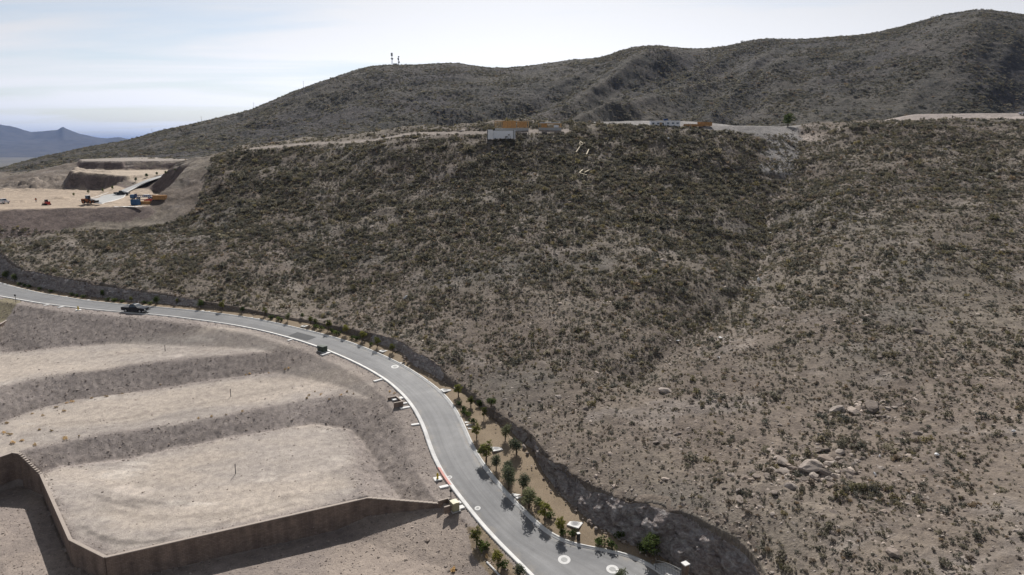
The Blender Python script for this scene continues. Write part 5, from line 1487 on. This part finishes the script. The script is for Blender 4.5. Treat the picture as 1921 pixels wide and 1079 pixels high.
for k in range(N_):
    x0, x1 = gl * k / N_, gl * (k + 1) / N_
    mb.tube((x0, 0, arch(x0)), (x1, 0, arch(x1)), 0.045, 0.045, 6); mb2.tube((x0, 0, arch(x0) - 0.42), (x1, 0, arch(x1) - 0.42), 0.03, 0.03, 6)
mb.build('top_rail', M_IRON, root); mb2.build('inner_rail', M_IRON, root)
MB().tube((0, 0, 0.2), (gl, 0, 0.2), 0.04, 0.04, 6).build('bottom_rail', M_IRON, root)
for k in range(17):
    x0 = gl * (k + 0.0) / 16
    MB().tube((x0, 0, 0.12), (x0, 0, arch(x0)), 0.035 if k in (0, 16) else 0.014, None, 6).build('picket', M_IRON, root)
tag(root, 'black wrought iron gate leaf with a curved top rail beside the pillar', 'gate')
# apron and stop line by the gate
q = [pick(u, v, [road_o])[0] for u, v in ((1192, 1078), (1228, 1064))]
t = (q[1] - q[0]).normalized(); nn = Vector((-t.y, t.x, 0)) * 0.10
new('stop_line', mesh_np('stop_line', [tuple(q[0] - nn + Vector((0, 0, .01))), tuple(q[1] - nn + Vector((0, 0, .01))), tuple(q[1] + nn + Vector((0, 0, .01))), tuple(q[0] + nn + Vector((0, 0, .01)))], [[0, 1, 2, 3]], M_WHITE), road_o)
ap = [PH(u, v, Hroad(v) - 0.19) for u, v in ((1226, 1058), (1246, 1056), (1278, 1066), (1310, 1090), (1290, 1115), (1262, 1085))]
m_ = MB(); m_.prism([(0, 0)] * 3, 'z', 0, 0) if False else None
bmv = [m_.bm.verts.new(tuple(a + np.array([0, 0, 0.03]))) for a in ap]; bmw = [m_.bm.verts.new(tuple(a - np.array([0, 0, 0.3]))) for a in ap]
m_.bm.faces.new(bmv)
for i in range(len(ap)): m_.bm.faces.new((bmv[i], bmw[i], bmw[(i + 1) % len(ap)], bmv[(i + 1) % len(ap)]))
bmesh.ops.recalc_face_normals(m_.bm, faces=m_.bm.faces)
tag(m_.build('gate_pavement', M_CONC), kind='structure')

# ------------------------------------------------------------------ vehicles
def wheel(root, x, y, r, w, rim=M_METAL):
    s = 1 if y > 0 else -1
    o = MB().lathe((0, 0, -w / 2), [(r * 0.62, 0), (r * 0.94, 0.01), (r, 0.04), (r, w - 0.04), (r * 0.94, w - 0.01), (r * 0.62, w)], 20).build('wheel', M_TYRE, root, (x, y, r), (math.pi / 2, 0, 0))
    MB().lathe((0, 0, -w / 2 - 0.004), [(r * 0.60, 0), (r * 0.60, w + 0.008), (r * 0.2, w + 0.03)], 14).build('rim', rim, o)
    return o
def pickup(label, paint, p, rz, scale=1.0, name='pickup_truck', cat='truck'):
    r = empty(name, p, rz)
    W = 0.97
    # lower body with wheel arches, seen from the side (x forward)
    def arch_pts(cx, rr):
        return [(cx + rr * math.cos(a), 0.42 + rr * math.sin(a)) for a in np.linspace(math.pi, 0, 9)]
    prof = [(-2.9, 0.55)] + [(-2.25, 0.45)] + arch_pts(-1.72, 0.50) + [(-1.1, 0.42), (1.2, 0.42)] + arch_pts(1.80, 0.50) + [(2.45, 0.45), (2.92, 0.52), (2.95, 0.95), (2.85, 1.12), (1.25, 1.22), (-0.95, 1.20), (-2.92, 1.20)]
    b = MB().prism(prof, 'y', -W, W, 0.03).build('body', paint, r)
    MB().box((-1.93, 0, 1.205), (1.80, 1.62, 0.012)).build('bed_floor', M_DKMETAL, b)
    cab = MB()
    top = [(-0.72, 1.88), (0.35, 1.88)]
    bot = [(-0.98, 1.205), (1.20, 1.22)]
    bm = cab.bm
    vs = {}
    for s in (-1, 1):
        vs[s] = [bm.verts.new((bot[0][0], s * 0.93, bot[0][1])), bm.verts.new((bot[1][0], s * 0.93, bot[1][1])), bm.verts.new((top[1][0], s * 0.74, top[1][1])), bm.verts.new((top[0][0], s * 0.74, top[0][1]))]
    for k in range(4):
        bm.faces.new((vs[-1][k], vs[-1][(k + 1) % 4], vs[1][(k + 1) % 4], vs[1][k]))
    bm.faces.new(vs[-1][::-1]); bm.faces.new(vs[1])
    bmesh.ops.recalc_face_normals(bm, faces=bm.faces)
    bmesh.ops.bevel(bm, geom=list(bm.edges), offset=0.05, segments=2, affect='EDGES')
    cab.build('cab', paint, r)
    def quad(pts, nm, mat, off):
        pts = [Vector(q) for q in pts]; nr = (pts[1] - pts[0]).cross(pts[2] - pts[0]).normalized() * off
        m = MB(); v0 = [m.bm.verts.new(q + nr) for q in pts]; v1 = [m.bm.verts.new(q - nr * 0.5) for q in pts]
        m.bm.faces.new(v0)
        for k in range(4): m.bm.faces.new((v0[k], v1[k], v1[(k + 1) % 4], v0[(k + 1) % 4]))
        return m.build(nm, mat, r)
    quad([(1.11, -0.80, 1.30), (1.11, 0.80, 1.30), (0.46, 0.66, 1.80), (0.46, -0.66, 1.80)], 'windscreen', M_GLASS, 0.012)
    quad([(-0.945, 0.78, 1.30), (-0.945, -0.78, 1.30), (-0.765, -0.66, 1.78), (-0.765, 0.66, 1.78)], 'rear_window', M_GLASS, 0.012)
    for s in (-1, 1):
        for x0, x1, xt0, xt1 in ((-0.86, -0.02, -0.68, -0.02), (0.06, 1.02, 0.06, 0.36)):
            pts = [(x0, s * 0.908, 1.30), (x1, s * 0.908, 1.30), (xt1, s * 0.775, 1.78), (xt0, s * 0.775, 1.78)]
            quad(pts if s < 0 else pts[::-1], 'side_window', M_GLASS, 0.012)
        MB().box((0.95, s * 1.06, 1.36), (0.10, 0.20, 0.20), 0, 0.02).build('mirror', paint, r)
        MB().box((2.935, s * 0.70, 0.86), (0.06, 0.38, 0.20), 0, 0.015).build('headlight', M_LAMP, r)
        MB().box((-2.925, s * 0.86, 0.95), (0.05, 0.16, 0.36), 0, 0.01).build('tail_light', M_RED, r)
        for x in (-1.72, 1.80): wheel(r, x, s * 0.86, 0.41, 0.27)
    MB().box((2.98, 0, 0.56), (0.14, 1.9, 0.20), 0, 0.03).build('bumper', M_METAL, r)
    MB().box((-2.98, 0, 0.60), (0.12, 1.85, 0.18), 0, 0.03).build('bumper', M_METAL, r)
    MB().box((2.96, 0, 0.86), (0.04, 0.96, 0.26), 0, 0.01).build('grille', M_DKMETAL, r)
    r.scale = (scale,) * 3
    return tag(r, label, cat)
p, n = pick(255, 585.5, [road_o]); t, out, k = frame_at(p)
truck = pickup('black pickup truck driving along the road at left', M_BLACK, (p.x, p.y, p.z + 0.02), math.atan2(t.y, t.x), 1.0)
p, n = pick(229, 366, [bench_o])
pickup('black pickup truck at the foot of the terrace ramp', M_BLACK, (p.x, p.y, p.z), 0.05, 0.95)
p, n = pick(7, 382, [bench_o])
pickup('white pickup truck at the left edge of the terrace', M_WHITE, (p.x, p.y, p.z), 2.6, 0.9)
p, n = pick(1925, 216, [hill_o])
pickup('white pickup truck on the crest at the right edge', M_WHITE, (p.x, p.y, p.z), 0.1, 1.0)
# wheel loader
p, n = pick(168, 382, [bench_o])
r = empty('wheel_loader', p, -0.1); r.scale = (0.8, 0.8, 0.8)
MB().prism([(-3.0, 0.9), (-0.2, 0.9), (0.1, 1.3), (0.1, 2.0), (-0.7, 2.1), (-2.8, 2.0), (-3.1, 1.6)], 'y', -0.95, 0.95, 0.06).build('engine_body', M_ORANGE, r)
MB().box((0.9, 0, 1.15), (1.6, 1.1, 0.7), 0, 0.05).build('front_frame', M_ORANGE, r)
c_ = MB().box((-0.45, 0, 2.55), (1.5, 1.5, 1.5), 0, 0.06, (0.86, 0.9)).build('cab', M_GLASS, r)
MB().box((-0.45, 0, 3.36), (1.5, 1.6, 0.14), 0, 0.03).build('roof', M_WHITE, c_)
for x in (-1.75, 1.35):
    for s in (-1, 1): wheel(r, x, s * 1.1, 0.78, 0.55, M_ORANGE)
for s in (-1, 1):
    MB().tube((0.6, s * 0.5, 1.9), (2.6, s * 0.5, 1.15), 0.14, 0.12, 8).tube((2.6, s * 0.5, 1.15), (3.3, s * 0.5, 0.7), 0.12, 0.1, 8).build('lift_arm', M_DKMETAL, r)
MB().prism([(3.1, 0.25), (4.4, 0.15), (4.45, 0.25), (3.5, 0.45), (3.3, 0.8), (3.4, 1.35), (3.25, 1.4), (2.95, 0.9)], 'y', -1.4, 1.4, 0.02).build('bucket', M_DKMETAL, r)
tag(r, 'orange wheel loader with its bucket low on the terrace', 'loader')
# red skid steer
p, n = pick(88, 385, [bench_o])
r = empty('skid_steer', p, 2.7); r.scale = (0.72, 0.72, 0.78)
MB().prism([(-1.6, 0.35), (1.0, 0.35), (1.2, 0.8), (0.5, 1.15), (-0.3, 1.3), (-1.7, 1.5), (-1.8, 0.7)], 'y', -0.7, 0.7, 0.05).build('body', M_RED, r)
c_ = MB().box((0.1, 0, 1.75), (1.25, 1.1, 1.15), 0, 0.05, (0.9, 0.92)).build('cab', M_GLASS, r)
MB().box((0.05, 0, 2.37), (1.3, 1.15, 0.10), 0, 0.02).build('roof', M_DKMETAL, c_)
for s in (-1, 1):
    MB().prism([(-1.5, 0.1), (1.2, 0.1), (1.5, 0.4), (1.1, 0.75), (-1.4, 0.75), (-1.75, 0.4)], 'y', s * 0.72 + min(0, s * 0.4), s * 0.72 + max(0, s * 0.4), 0.05).build('track', M_TYRE, r)
    MB().tube((-1.6, s * 0.78, 1.55), (1.3, s * 0.78, 1.35), 0.10, 0.09, 6).tube((1.3, s * 0.78, 1.35), (1.9, s * 0.78, 0.45), 0.09, 0.08, 6).build('lift_arm', M_RED, r)
MB().prism([(1.85, 0.1), (2.75, 0.08), (2.78, 0.16), (2.2, 0.3), (2.05, 0.75), (1.9, 0.75)], 'y', -0.95, 0.95, 0.02).build('bucket', M_DKMETAL, r)
tag(r, 'red skid steer loader parked on the terrace', 'skid steer')
# blue dump box
def container(name, u, v, L, W, H, rz, mat, label, cat, objs=None, ribs=7, rim=None):
    p, n = pick(u, v, objs or [bench_o])
    r = empty(name, (p.x, p.y, p.z), rz)
    m = MB()
    m.box((0, 0, 0.18), (L, W, 0.12))
    for s in (-1, 1):
        m.box((0, s * (W / 2 - 0.03), 0.25 + H / 2), (L, 0.06, H)); m.box((s * (L / 2 - 0.03), 0, 0.25 + H / 2), (0.058, W - 0.125, H - 0.004))
    m.build('box', mat, r)
    for s in (-1, 1):
        for k in range(ribs):
            MB().box((-L / 2 + L * (k + 0.5) / ribs, s * (W / 2 + 0.04), 0.24 + H / 2), (0.12, 0.10, H - 0.05)).build('rib', mat, r)
        MB().box((0, s * W / 2, 0.25 + H + 0.06), (L + 0.1, 0.16, 0.12)).build('rim', rim or mat, r)
        MB().box((0, s * W * 0.3, 0.06), (L * 0.96, 0.16, 0.12)).build('skid', M_DKMETAL, r)
    return tag(r, label, cat)
container('waste_container', 255, 385, 2.4, 1.9, 1.55, 0.02, M_BLUE, 'bright blue waste container at the front of the terrace', 'container')
container('waste_container', 281, 381, 3.0, 1.9, 1.0, 0.06, M_RED, 'red waste container between the lumber stacks', 'container')
# blue flatbed trailer
p, n = pick(272, 374, [bench_o])
r = empty('flatbed_trailer', p, 0.05); r.scale = (0.82, 0.82, 0.82)
MB().box((0, 0, 1.05), (9.0, 2.3, 0.22), 0, 0.02).build('deck', M_DBLUE, r)
MB().box((-3.9, 0, 1.85), (0.16, 2.3, 1.4), 0, 0.02).build('headboard', M_DBLUE, r)
for k in range(9):
    for s in (-1, 1): MB().box((-3.4 + 0.95 * k, s * 1.11, 1.56), (0.10, 0.06, 0.8)).build('stake', M_DBLUE, r)
for s in (-1, 1): MB().box((0.4, s * 1.11, 1.86), (8.0, 0.052, 0.20)).build('side_rail', M_DBLUE, r)
for x in (-2.9, 2.2, 3.2):
    for s in (-1, 1): wheel(r, x, s * 0.95, 0.46, 0.30)
MB().box((-5.2, 0, 1.35), (2.0, 2.1, 1.7), 0, 0.12).build('cab', M_BLUE, r)
MB().box((-6.18, 0, 1.75), (0.08, 1.8, 0.62), 0, 0.02).build('windscreen', M_GLASS, r)
for s in (-1, 1): wheel(r, -5.3, s * 0.95, 0.46, 0.30)
MB().box((0.9, 0, 1.66), (2.6, 1.5, 1.0), 0, 0.06).build('tarped_load', M_WHITE, r)
tag(r, 'dark blue flatbed truck with a white tarped load behind the containers', 'truck')
# lumber stacks
def stack(u, v, L, W, H, rz, label, mat, objs=None, rows=5):
    p, n = pick(u, v, objs or [bench_o])
    r = empty('lumber_stack', (p.x, p.y, p.z), rz)
    nb = 6
    for j in range(rows):
        for k in range(nb):
            h = H / rows
            MB().box((0.08 * random.uniform(-1, 1), -W / 2 + W * (k + 0.5) / nb, 0.12 + h * (j + 0.5)), (L * random.uniform(0.94, 1.0), W / nb * 0.94, h * 0.9)).build('board', mat, r)
    for x in (-L * 0.35, L * 0.35): MB().box((x, 0, 0.055), (0.15, W, 0.11)).build('bearer', M_WOOD, r)
    return tag(r, label, 'lumber', 'lumber stacks on the building sites')
stack(272, 384, 4.0, 1.3, 1.1, 0.03, 'orange lumber stack next to the blue waste container', M_SHEATH)
stack(300, 375, 4.4, 1.6, 1.5, 0.12, 'orange lumber stack furthest right on the terrace', M_SHEATH)
stack(1300, 238, 7.5, 1.6, 0.9, 0.02, 'left long lumber stack on the crest beside the white site hut', M_SHEATH, [hill_o], 3)
stack(1322, 237, 5.5, 1.6, 1.5, 0.04, 'right lumber stack on the crest beside the white site hut', M_SHEATH, [hill_o], 4)
# plastic sheet on the terrace edge
p, n = pick(240, 388.5, [bench_o])
xs = np.linspace(-5, 5, 24); ys = np.linspace(-0.5, 0.5, 5)
g_ = np.array([[x + 0, y + 0.15 * math.sin(x), 0.06 + 0.14 * vnoise(np.array(x * 1.3), np.array(y * 4.0), 7)] for y in ys for x in xs])
g2 = g_ - np.array([0, 0, 0.03])
nf = grid_faces(5, 24)
so = new('plastic_sheet', mesh_np('plastic_sheet', np.concatenate([g_, g2]), np.concatenate([nf, nf[:, ::-1] + len(g_)]), M_LITTER), None, (p.x, p.y, p.z), (0, 0, 0.02))
tag(so, 'strip of white plastic sheet along the front edge of the terrace', 'sheet')

# ------------------------------------------------------------------ ramp
m_ramp = simple('ramp_concrete', (0.36, 0.36, 0.355), 0.85, 0.08, 0.3)
rows = [RAMP_L * (1 - k) + RAMP_R * k + up * 0.05 for k in np.linspace(0, 1, 5)]
tag(new('ramp_road', ribbon('ramp_road', rows, m_ramp)), kind='structure')
for Lx, sgn in ((RAMP_L, -1), (RAMP_R, 1)):
    dd = RAMP_R - RAMP_L if sgn > 0 else RAMP_L - RAMP_R
    dd = dd.copy(); dd[:, 2] = 0; dd /= np.linalg.norm(dd, axis=1)[:, None]
    rows = [Lx + dd * a + up * b for a, b in ((0.0, 0.0), (0.0, 0.22), (0.5, 0.22), (0.5, -0.2))]
    tag(new('kerb', ribbon('kerb', rows, m_conc, False)), kind='structure')

# ------------------------------------------------------------------ construction on the crest
p, n = pick(940, 262, [hill_o])
s_ = p.y / FPX
wl = 50 * s_ * 0.98; wh = 16.5 * s_
r = empty('foundation_wall', (p.x, p.y, p.z + 0.1), -0.03)
MB().box((wl * 0.10, 0, wh / 2), (wl * 0.80, 0.3, wh * 0.86)).build('front_panel', M_STUCCO, r)
MB().box((-wl * 0.40, -0.55, wh * 0.52), (wl * 0.19, 0.9, wh * 1.04)).build('return_panel', M_STUCCO, r)
MB().box((-wl * 0.505, -0.4, wh * 0.45), (0.22, 1.4, wh * 1.1)).build('end_post', M_DKMETAL, r)
MB().box((wl * 0.515, -0.1, wh * 0.5), (0.3, 0.6, wh * 1.0)).build('end_post', M_STUCCO, r)
MB().box((wl * 0.48, -0.2, wh * 0.5), (0.24, 0.3, wh * 0.95)).build('joint', M_DKMETAL, r)
MB().box((wl * 0.1, 0.02, wh * 0.93 + 0.05), (wl * 0.8, 0.42, 0.12)).build('coping', M_GREYC, r)
tag(r, 'white stucco foundation wall standing on the hill crest', 'wall')
def timber_frame(u, v, L, H, D_, label, sheathed, rz=0.0, band=False):
    p, n = pick(u, v, [hill_o])
    r = empty('timber_frame', (p.x, p.y + 4, p.z + 0.8), rz)
    zz = 0.0
    MB().box((0, 0, -0.45), (L, D_, 2.3)).build('slab', M_GREYC, r)
    zz = 0.7
    for s in (-1, 1):
        MB().box((0, s * D_ / 2, zz + 0.06), (L, 0.12, 0.12)).build('sill_plate', M_WOOD, r)
        MB().box((0, s * D_ / 2, zz + H - 0.07), (L, 0.12, 0.14)).build('top_plate', M_WOOD, r)
        n_ = int(L / 0.6)
        for k in range(n_ + 1):
            MB().box((-L / 2 + L * k / n_, s * D_ / 2 - 0.002, zz + H / 2), (0.10, 0.115, H - 0.26)).build('stud', M_WOOD, r)
    for x in (-L / 2 + 0.06, L / 2 - 0.06):
        for k in range(5):
            MB().box((x, -D_ / 2 + D_ * (k + 0.5) / 5, zz + H / 2), (0.11, 0.11, H)).build('stud', M_WOOD, r)
    for (a, b, z0, z1) in sheathed:
        MB().box((L * (a + b) / 2, -D_ / 2 - 0.075, zz + H * (z0 + z1) / 2), (L * (b - a) - 0.02, 0.03, H * (z1 - z0))).build('sheathing_panel', M_SHEATH, r)
    if band:
        MB().box((0, -D_ / 2 - 0.1, zz + H + 0.12), (L * 0.92, 0.3, 0.24)).build('wrapped_beam', M_WHITE, r)
        MB().box((L * 0.28, -D_ / 2 - 0.075, zz + H * 0.3), (L * 0.2, 0.03, H * 0.55)).build('wrapped_panel', M_WHITE, r)
    return tag(r, label, 'house frame', 'timber house frames on the crest')
k = pick(960, 250, [hill_o])[0].y / FPX
timber_frame(960, 248, 62 * k, 13 * k, 6, 'orange sheathed timber house frame right behind the white foundation wall', [(-0.27, -0.13, 0, 1), (-0.125, 0.0, 0, 1), (0.005, 0.13, 0, 1), (0.16, 0.30, 0.1, 0.85), (0.305, 0.45, 0.1, 0.85)])
timber_frame(1032, 247, 42 * k, 8 * k, 5, 'small timber frame with white wrapped beam right of the orange frame', [(-0.38, -0.12, 0, 0.9)], 0.0, True)
# site hut
p, n = pick(1250, 238, [hill_o]); k = p.y / FPX
r = empty('site_hut', (p.x, p.y + 3, p.z - 0.1), 0.02)
Lh = 54 * k; Hh = 10 * k
for i, (a, b) in enumerate(((-0.5, 0.0), (0.01, 0.5))):
    h_ = Hh * (1.0 if i == 0 else 1.08)
    c_ = MB().box((Lh * (a + b) / 2, 0, h_ / 2 + 0.15), (Lh * (b - a), 2.6, h_), 0, 0.03).build('unit', M_STUCCO, r)
    MB().box((Lh * (a + b) / 2, 0, h_ + 0.20), (Lh * (b - a) + 0.1, 2.8, 0.10)).build('roof', M_WHITE, c_)
    for f in (0.16, 0.5, 0.82):
        w_ = MB().box((Lh * (a + (b - a) * f), -1.31, 0.15 + h_ * 0.6), (0.9, 0.05, 0.6)).build('window', M_GLASS, c_)
MB().box((-Lh * 0.16, -1.32, 0.95), (0.9, 0.06, 1.6)).build('door', M_WOOD, r)
MB().box((0.03 * Lh, 0.2, Hh + 0.75), (1.6, 1.2, 0.8), 0, 0.05).build('roof_unit', M_DBLUE, r)
tag(r, 'long low white site hut with a dark roof unit on the crest', 'hut')

# ------------------------------------------------------------------ antennas and poles on the mountain crest
row1 = NMD - 41
def crest_at(u):
    x = (u - 960.5) / FPX
    j = int(np.argmin(np.abs(to_px(np.stack([MX[row1], MD[row1], MZ[row1]], -1))[0] - u)))
    return Vector((MX[row1, j], MD[row1, j], MZ[row1, j]))
def mast(u, hpx, w, label, drums, paint):
    p = crest_at(u); h = hpx * p.y / FPX
    r = empty('antenna_mast', (p.x, p.y, p.z - 0.5))
    n = 9
    corners = [(w * math.cos(a), w * math.sin(a)) for a in (0.5, 0.5 + 2.094, 0.5 + 4.189)]
    tp = 0.55
    for i, (cx, cy) in enumerate(corners):
        MB().tube((cx, cy, 0), (cx * tp, cy * tp, h), 0.16, 0.12, 6).build('leg', paint, r)
    for k in range(n):
        z0, z1 = h * k / n, h * (k + 1) / n; m = MB()
        for i in range(3):
            a = Vector((*corners[i], 0)) * (1 - (1 - tp) * z0 / h); b = Vector((*corners[(i + 1) % 3], 0)) * (1 - (1 - tp) * z1 / h)
            m.tube((a.x, a.y, z0), (b.x, b.y, z1), 0.07, 0.07, 5)
            c_ = Vector((*corners[(i + 1) % 3], 0)) * (1 - (1 - tp) * z0 / h)
            m.tube((a.x, a.y, z0), (c_.x, c_.y, z0), 0.06, 0.06, 5)
        m.build('bracing', paint, r)
    for (zf, dx_, rad, L) in drums:
        if L > 1.2:
            MB().lathe((dx_, -0.9, h * zf - L / 2), [(rad * 0.9, 0), (rad, 0.1), (rad, L - 0.1), (rad * 0.9, L)], 12).build('antenna_drum', M_GREYC, r)
        else:
            MB().tube((dx_, -0.8, h * zf), (dx_, -1.5, h * zf), rad, rad * 0.9, 16).build('dish', M_DKMETAL, r)
    return tag(r, label, 'mast', 'masts on the mountain crest')
mast(736, 21, 1.2, 'taller pale antenna mast with a fat top on the mountain crest', [(0.88, 0.0, 1.5, 4.6), (0.52, 0.8, 1.3, 0.7), (0.54, -1.0, 0.9, 0.7)], M_METAL)
mast(747.5, 15, 1.3, 'shorter dark antenna mast with dishes on the mountain crest', [(0.95, 0.8, 1.1, 0.7), (0.72, -0.3, 1.2, 0.7), (0.62, 0.3, 1.1, 0.7), (0.34, 1.0, 1.3, 0.7)], M_DKMETAL)
p = crest_at(741)
r = empty('equipment_shed', (p.x, p.y - 2, p.z - 0.3))
c_ = MB().box((0, 0, 1.1), (6, 3, 2.4)).build('walls', M_GREYC, r); MB().box((0, 0, 2.4), (6.4, 3.4, 0.2)).build('roof', M_DKMETAL, r); MB().box((1, -1.52, 1.0), (1, 0.06, 2)).build('door', M_DKMETAL, r)
tag(r, 'small equipment shed between the two antenna masts', 'shed')
for i, (u, h) in enumerate([(286, 9), (377, 10), (476, 11), (569, 12)]):
    p = crest_at(u); hh = h * p.y / FPX
    r = empty('utility_pole', (p.x, p.y, p.z - 0.5))
    MB().tube((0, 0, 0), (0, 0, hh), 0.22, 0.15, 8).build('pole', M_GREYC, r)
    MB().box((0, 0, hh * 0.9), (2.6, 0.18, 0.18)).build('crossarm', M_GREYC, r)
    tag(r, '%s utility pole from the left on the mountain skyline' % ORD[i], 'pole', 'utility poles on the skyline')

# ------------------------------------------------------------------ planks and litter on the hillside
PL = [((340, 408), (405, 310)), ((405, 312), (470, 265)), ((395, 255), (405, 310)), ((400, 240), (450, 280)), ((440, 255), (578, 252)), ((500, 445), (538, 360)), ((390, 730), (440, 685)), ((465, 730), (545, 688)), ((390, 735), (505, 770)), ((455, 940), (620, 945))]
PT = ['lower long plank of the broken timber heap', 'upper leaning plank of the broken timber heap', 'upright plank of the broken timber heap', 'short crossing plank of the broken timber heap', 'level plank at the top of the broken timber heap', 'lone tilted plank right of the timber heap',
      'left plank of the lower plank pile', 'right plank of the lower plank pile', 'bottom plank of the lower plank pile', 'single flat plank below both plank piles']
for (a, b), tx in zip(PL, PT):
    pa, _ = pick(1040 + a[0] / 8.3, 240 + a[1] / 8.3, [hill_o]); pb, _ = pick(1040 + b[0] / 8.3, 240 + b[1] / 8.3, [hill_o])
    pa.z += 0.75; pb.z += 0.75
    d = pb - pa; L = d.length
    if L > 9: pb = pa + d * (9 / L); d = pb - pa; L = 9
    q = d.to_track_quat('X', 'Z')
    o = MB().box((0, 0, 0), (L, 0.36, 0.14), 0, 0.01).build('plank', M_PLANK, None, (pa + pb) / 2)
    o.rotation_mode = 'QUATERNION'; o.rotation_quaternion = q
    tag(o, tx + ' on the upper slope', 'plank', 'planks dumped on the upper slope')
for i, (u, v, s, tx) in enumerate([(1901, 812, .55, 'bright white litter near the right edge of the slope'), (1757, 856, .6, 'upright white litter scrap on the right slope'), (1352, 636, .9, 'white litter sheet in the lower gully'), (1348, 673, .8, 'flat white litter scrap below the gully sheet'), (1271, 642, .8, 'white litter scrap left of the gully sheet'),
    (935, 443, 1.6, 'pale board lying alone on the middle of the hillside'), (761, 560, .9, 'pale rounded stone on the slope above the road bend'), (1443, 441, 1.0, 'small white scrap at the top of the gully'), (1254, 261, 1.0, 'white scrap under the crest by the site hut'), (923, 287, .8, 'white scrap below the foundation wall'), (958, 329, .7, 'white scrap on the upper middle slope'), (1641, 893, .4, 'white pebble right of the outcrop'), (1424, 530, 1.1, 'pale bag in the gully wash'), (1650, 858, .35, 'white scrap above the outcrop')]):
    p, n = pick(u, v, [hill_o])
    me = rock_mesh('litter', M_PLANK if 'board' in tx else M_LITTER, 900 + i, 0.35 if 'flat' in tx or 'sheet' in tx or 'board' in tx else 0.7, 2, 0.35)
    o = new('litter', me, None, (p.x, p.y, p.z + 0.15 * s + 0.15), (0.35, 0.1 * i, 0.5 * i)); o.scale = (s * 1.5, s * 0.8, s)
    tag(o, tx, 'stone' if 'stone' in tx or 'pebble' in tx else 'litter')

# ------------------------------------------------------------------ worker on the terrace
def person(u, v, label, rz):
    p, n = pick(u, v, [bench_o])
    r = empty('person', p, rz)
    J = [(0, 0, 0.95), (0, 0, 1.15), (0, 0, 1.40), (0, 0.01, 1.52), (0, 0.02, 1.64), (0, 0.02, 1.74),
         (-0.10, 0, 0.90), (-0.12, 0.06, 0.50), (-0.12, 0.0, 0.09), (-0.13, 0.14, 0.04), (0.10, 0, 0.90), (0.12, -0.04, 0.50), (0.13, -0.10, 0.09), (0.14, 0.04, 0.04),
         (-0.19, 0, 1.40), (-0.27, -0.02, 1.14), (-0.26, 0.10, 0.90), (-0.25, 0.15, 0.80), (0.19, 0, 1.40), (0.27, -0.02, 1.14), (0.27, 0.08, 0.90), (0.26, 0.12, 0.80)]
    E = [(0, 1), (1, 2), (2, 3), (3, 4), (4, 5), (0, 6), (6, 7), (7, 8), (8, 9), (0, 10), (10, 11), (11, 12), (12, 13), (2, 14), (14, 15), (15, 16), (16, 17), (2, 18), (18, 19), (19, 20), (20, 21)]
    RAD = [.15, .14, .16, .06, .10, .085, .10, .07, .05, .045, .10, .07, .05, .045, .075, .055, .042, .045, .075, .055, .042, .045]
    me = bpy.data.meshes.new('body'); me.from_pydata(J, E, [])
    o = bpy.data.objects.new('body', me); link(o, r)
    o.modifiers.new('skin', 'SKIN')
    for k, s in zip(me.skin_vertices[0].data, RAD): k.radius = (s, s * 0.9)
    me.skin_vertices[0].data[0].use_root = True
    sd = o.modifiers.new('sub', 'SUBSURF'); sd.levels = 1; sd.render_levels = 1
    me.materials.append(M_CLOTH)
    MB().lathe((0, 0, 1.02), [(0.185, 0), (0.19, 0.15), (0.205, 0.34), (0.15, 0.44)], 12).build('vest', M_VEST, r)
    MB().lathe((0, 0.02, 1.70), [(0.15, 0), (0.13, 0.03), (0.12, 0.09), (0.06, 0.13), (0.01, 0.14)], 12).build('hard_hat', M_HAT, r)
    return tag(r, label, 'person')
person(68, 380, 'person in dark clothing standing on the terrace left of the red machine', 0.6)

# ------------------------------------------------------------------ haze
m_haze, nt = mat_nodes('haze_air')
v = N(nt, 'ShaderNodeVolumePrincipled')
v.inputs['Color'].default_value = (0.34, 0.53, 1.0, 1)
v.inputs['Density'].default_value = 2.7e-5
v.inputs['Anisotropy'].default_value = 0.0
o = N(nt, 'ShaderNodeOutputMaterial'); nt.links.new(v.outputs[0], o.inputs['Volume'])
hz = MB().box((0, 8000, (CZ - 152 + 700) / 2), (130000, 130000, 700 - (CZ - 152))).build('haze', m_haze)
tag(hz, kind='stuff')
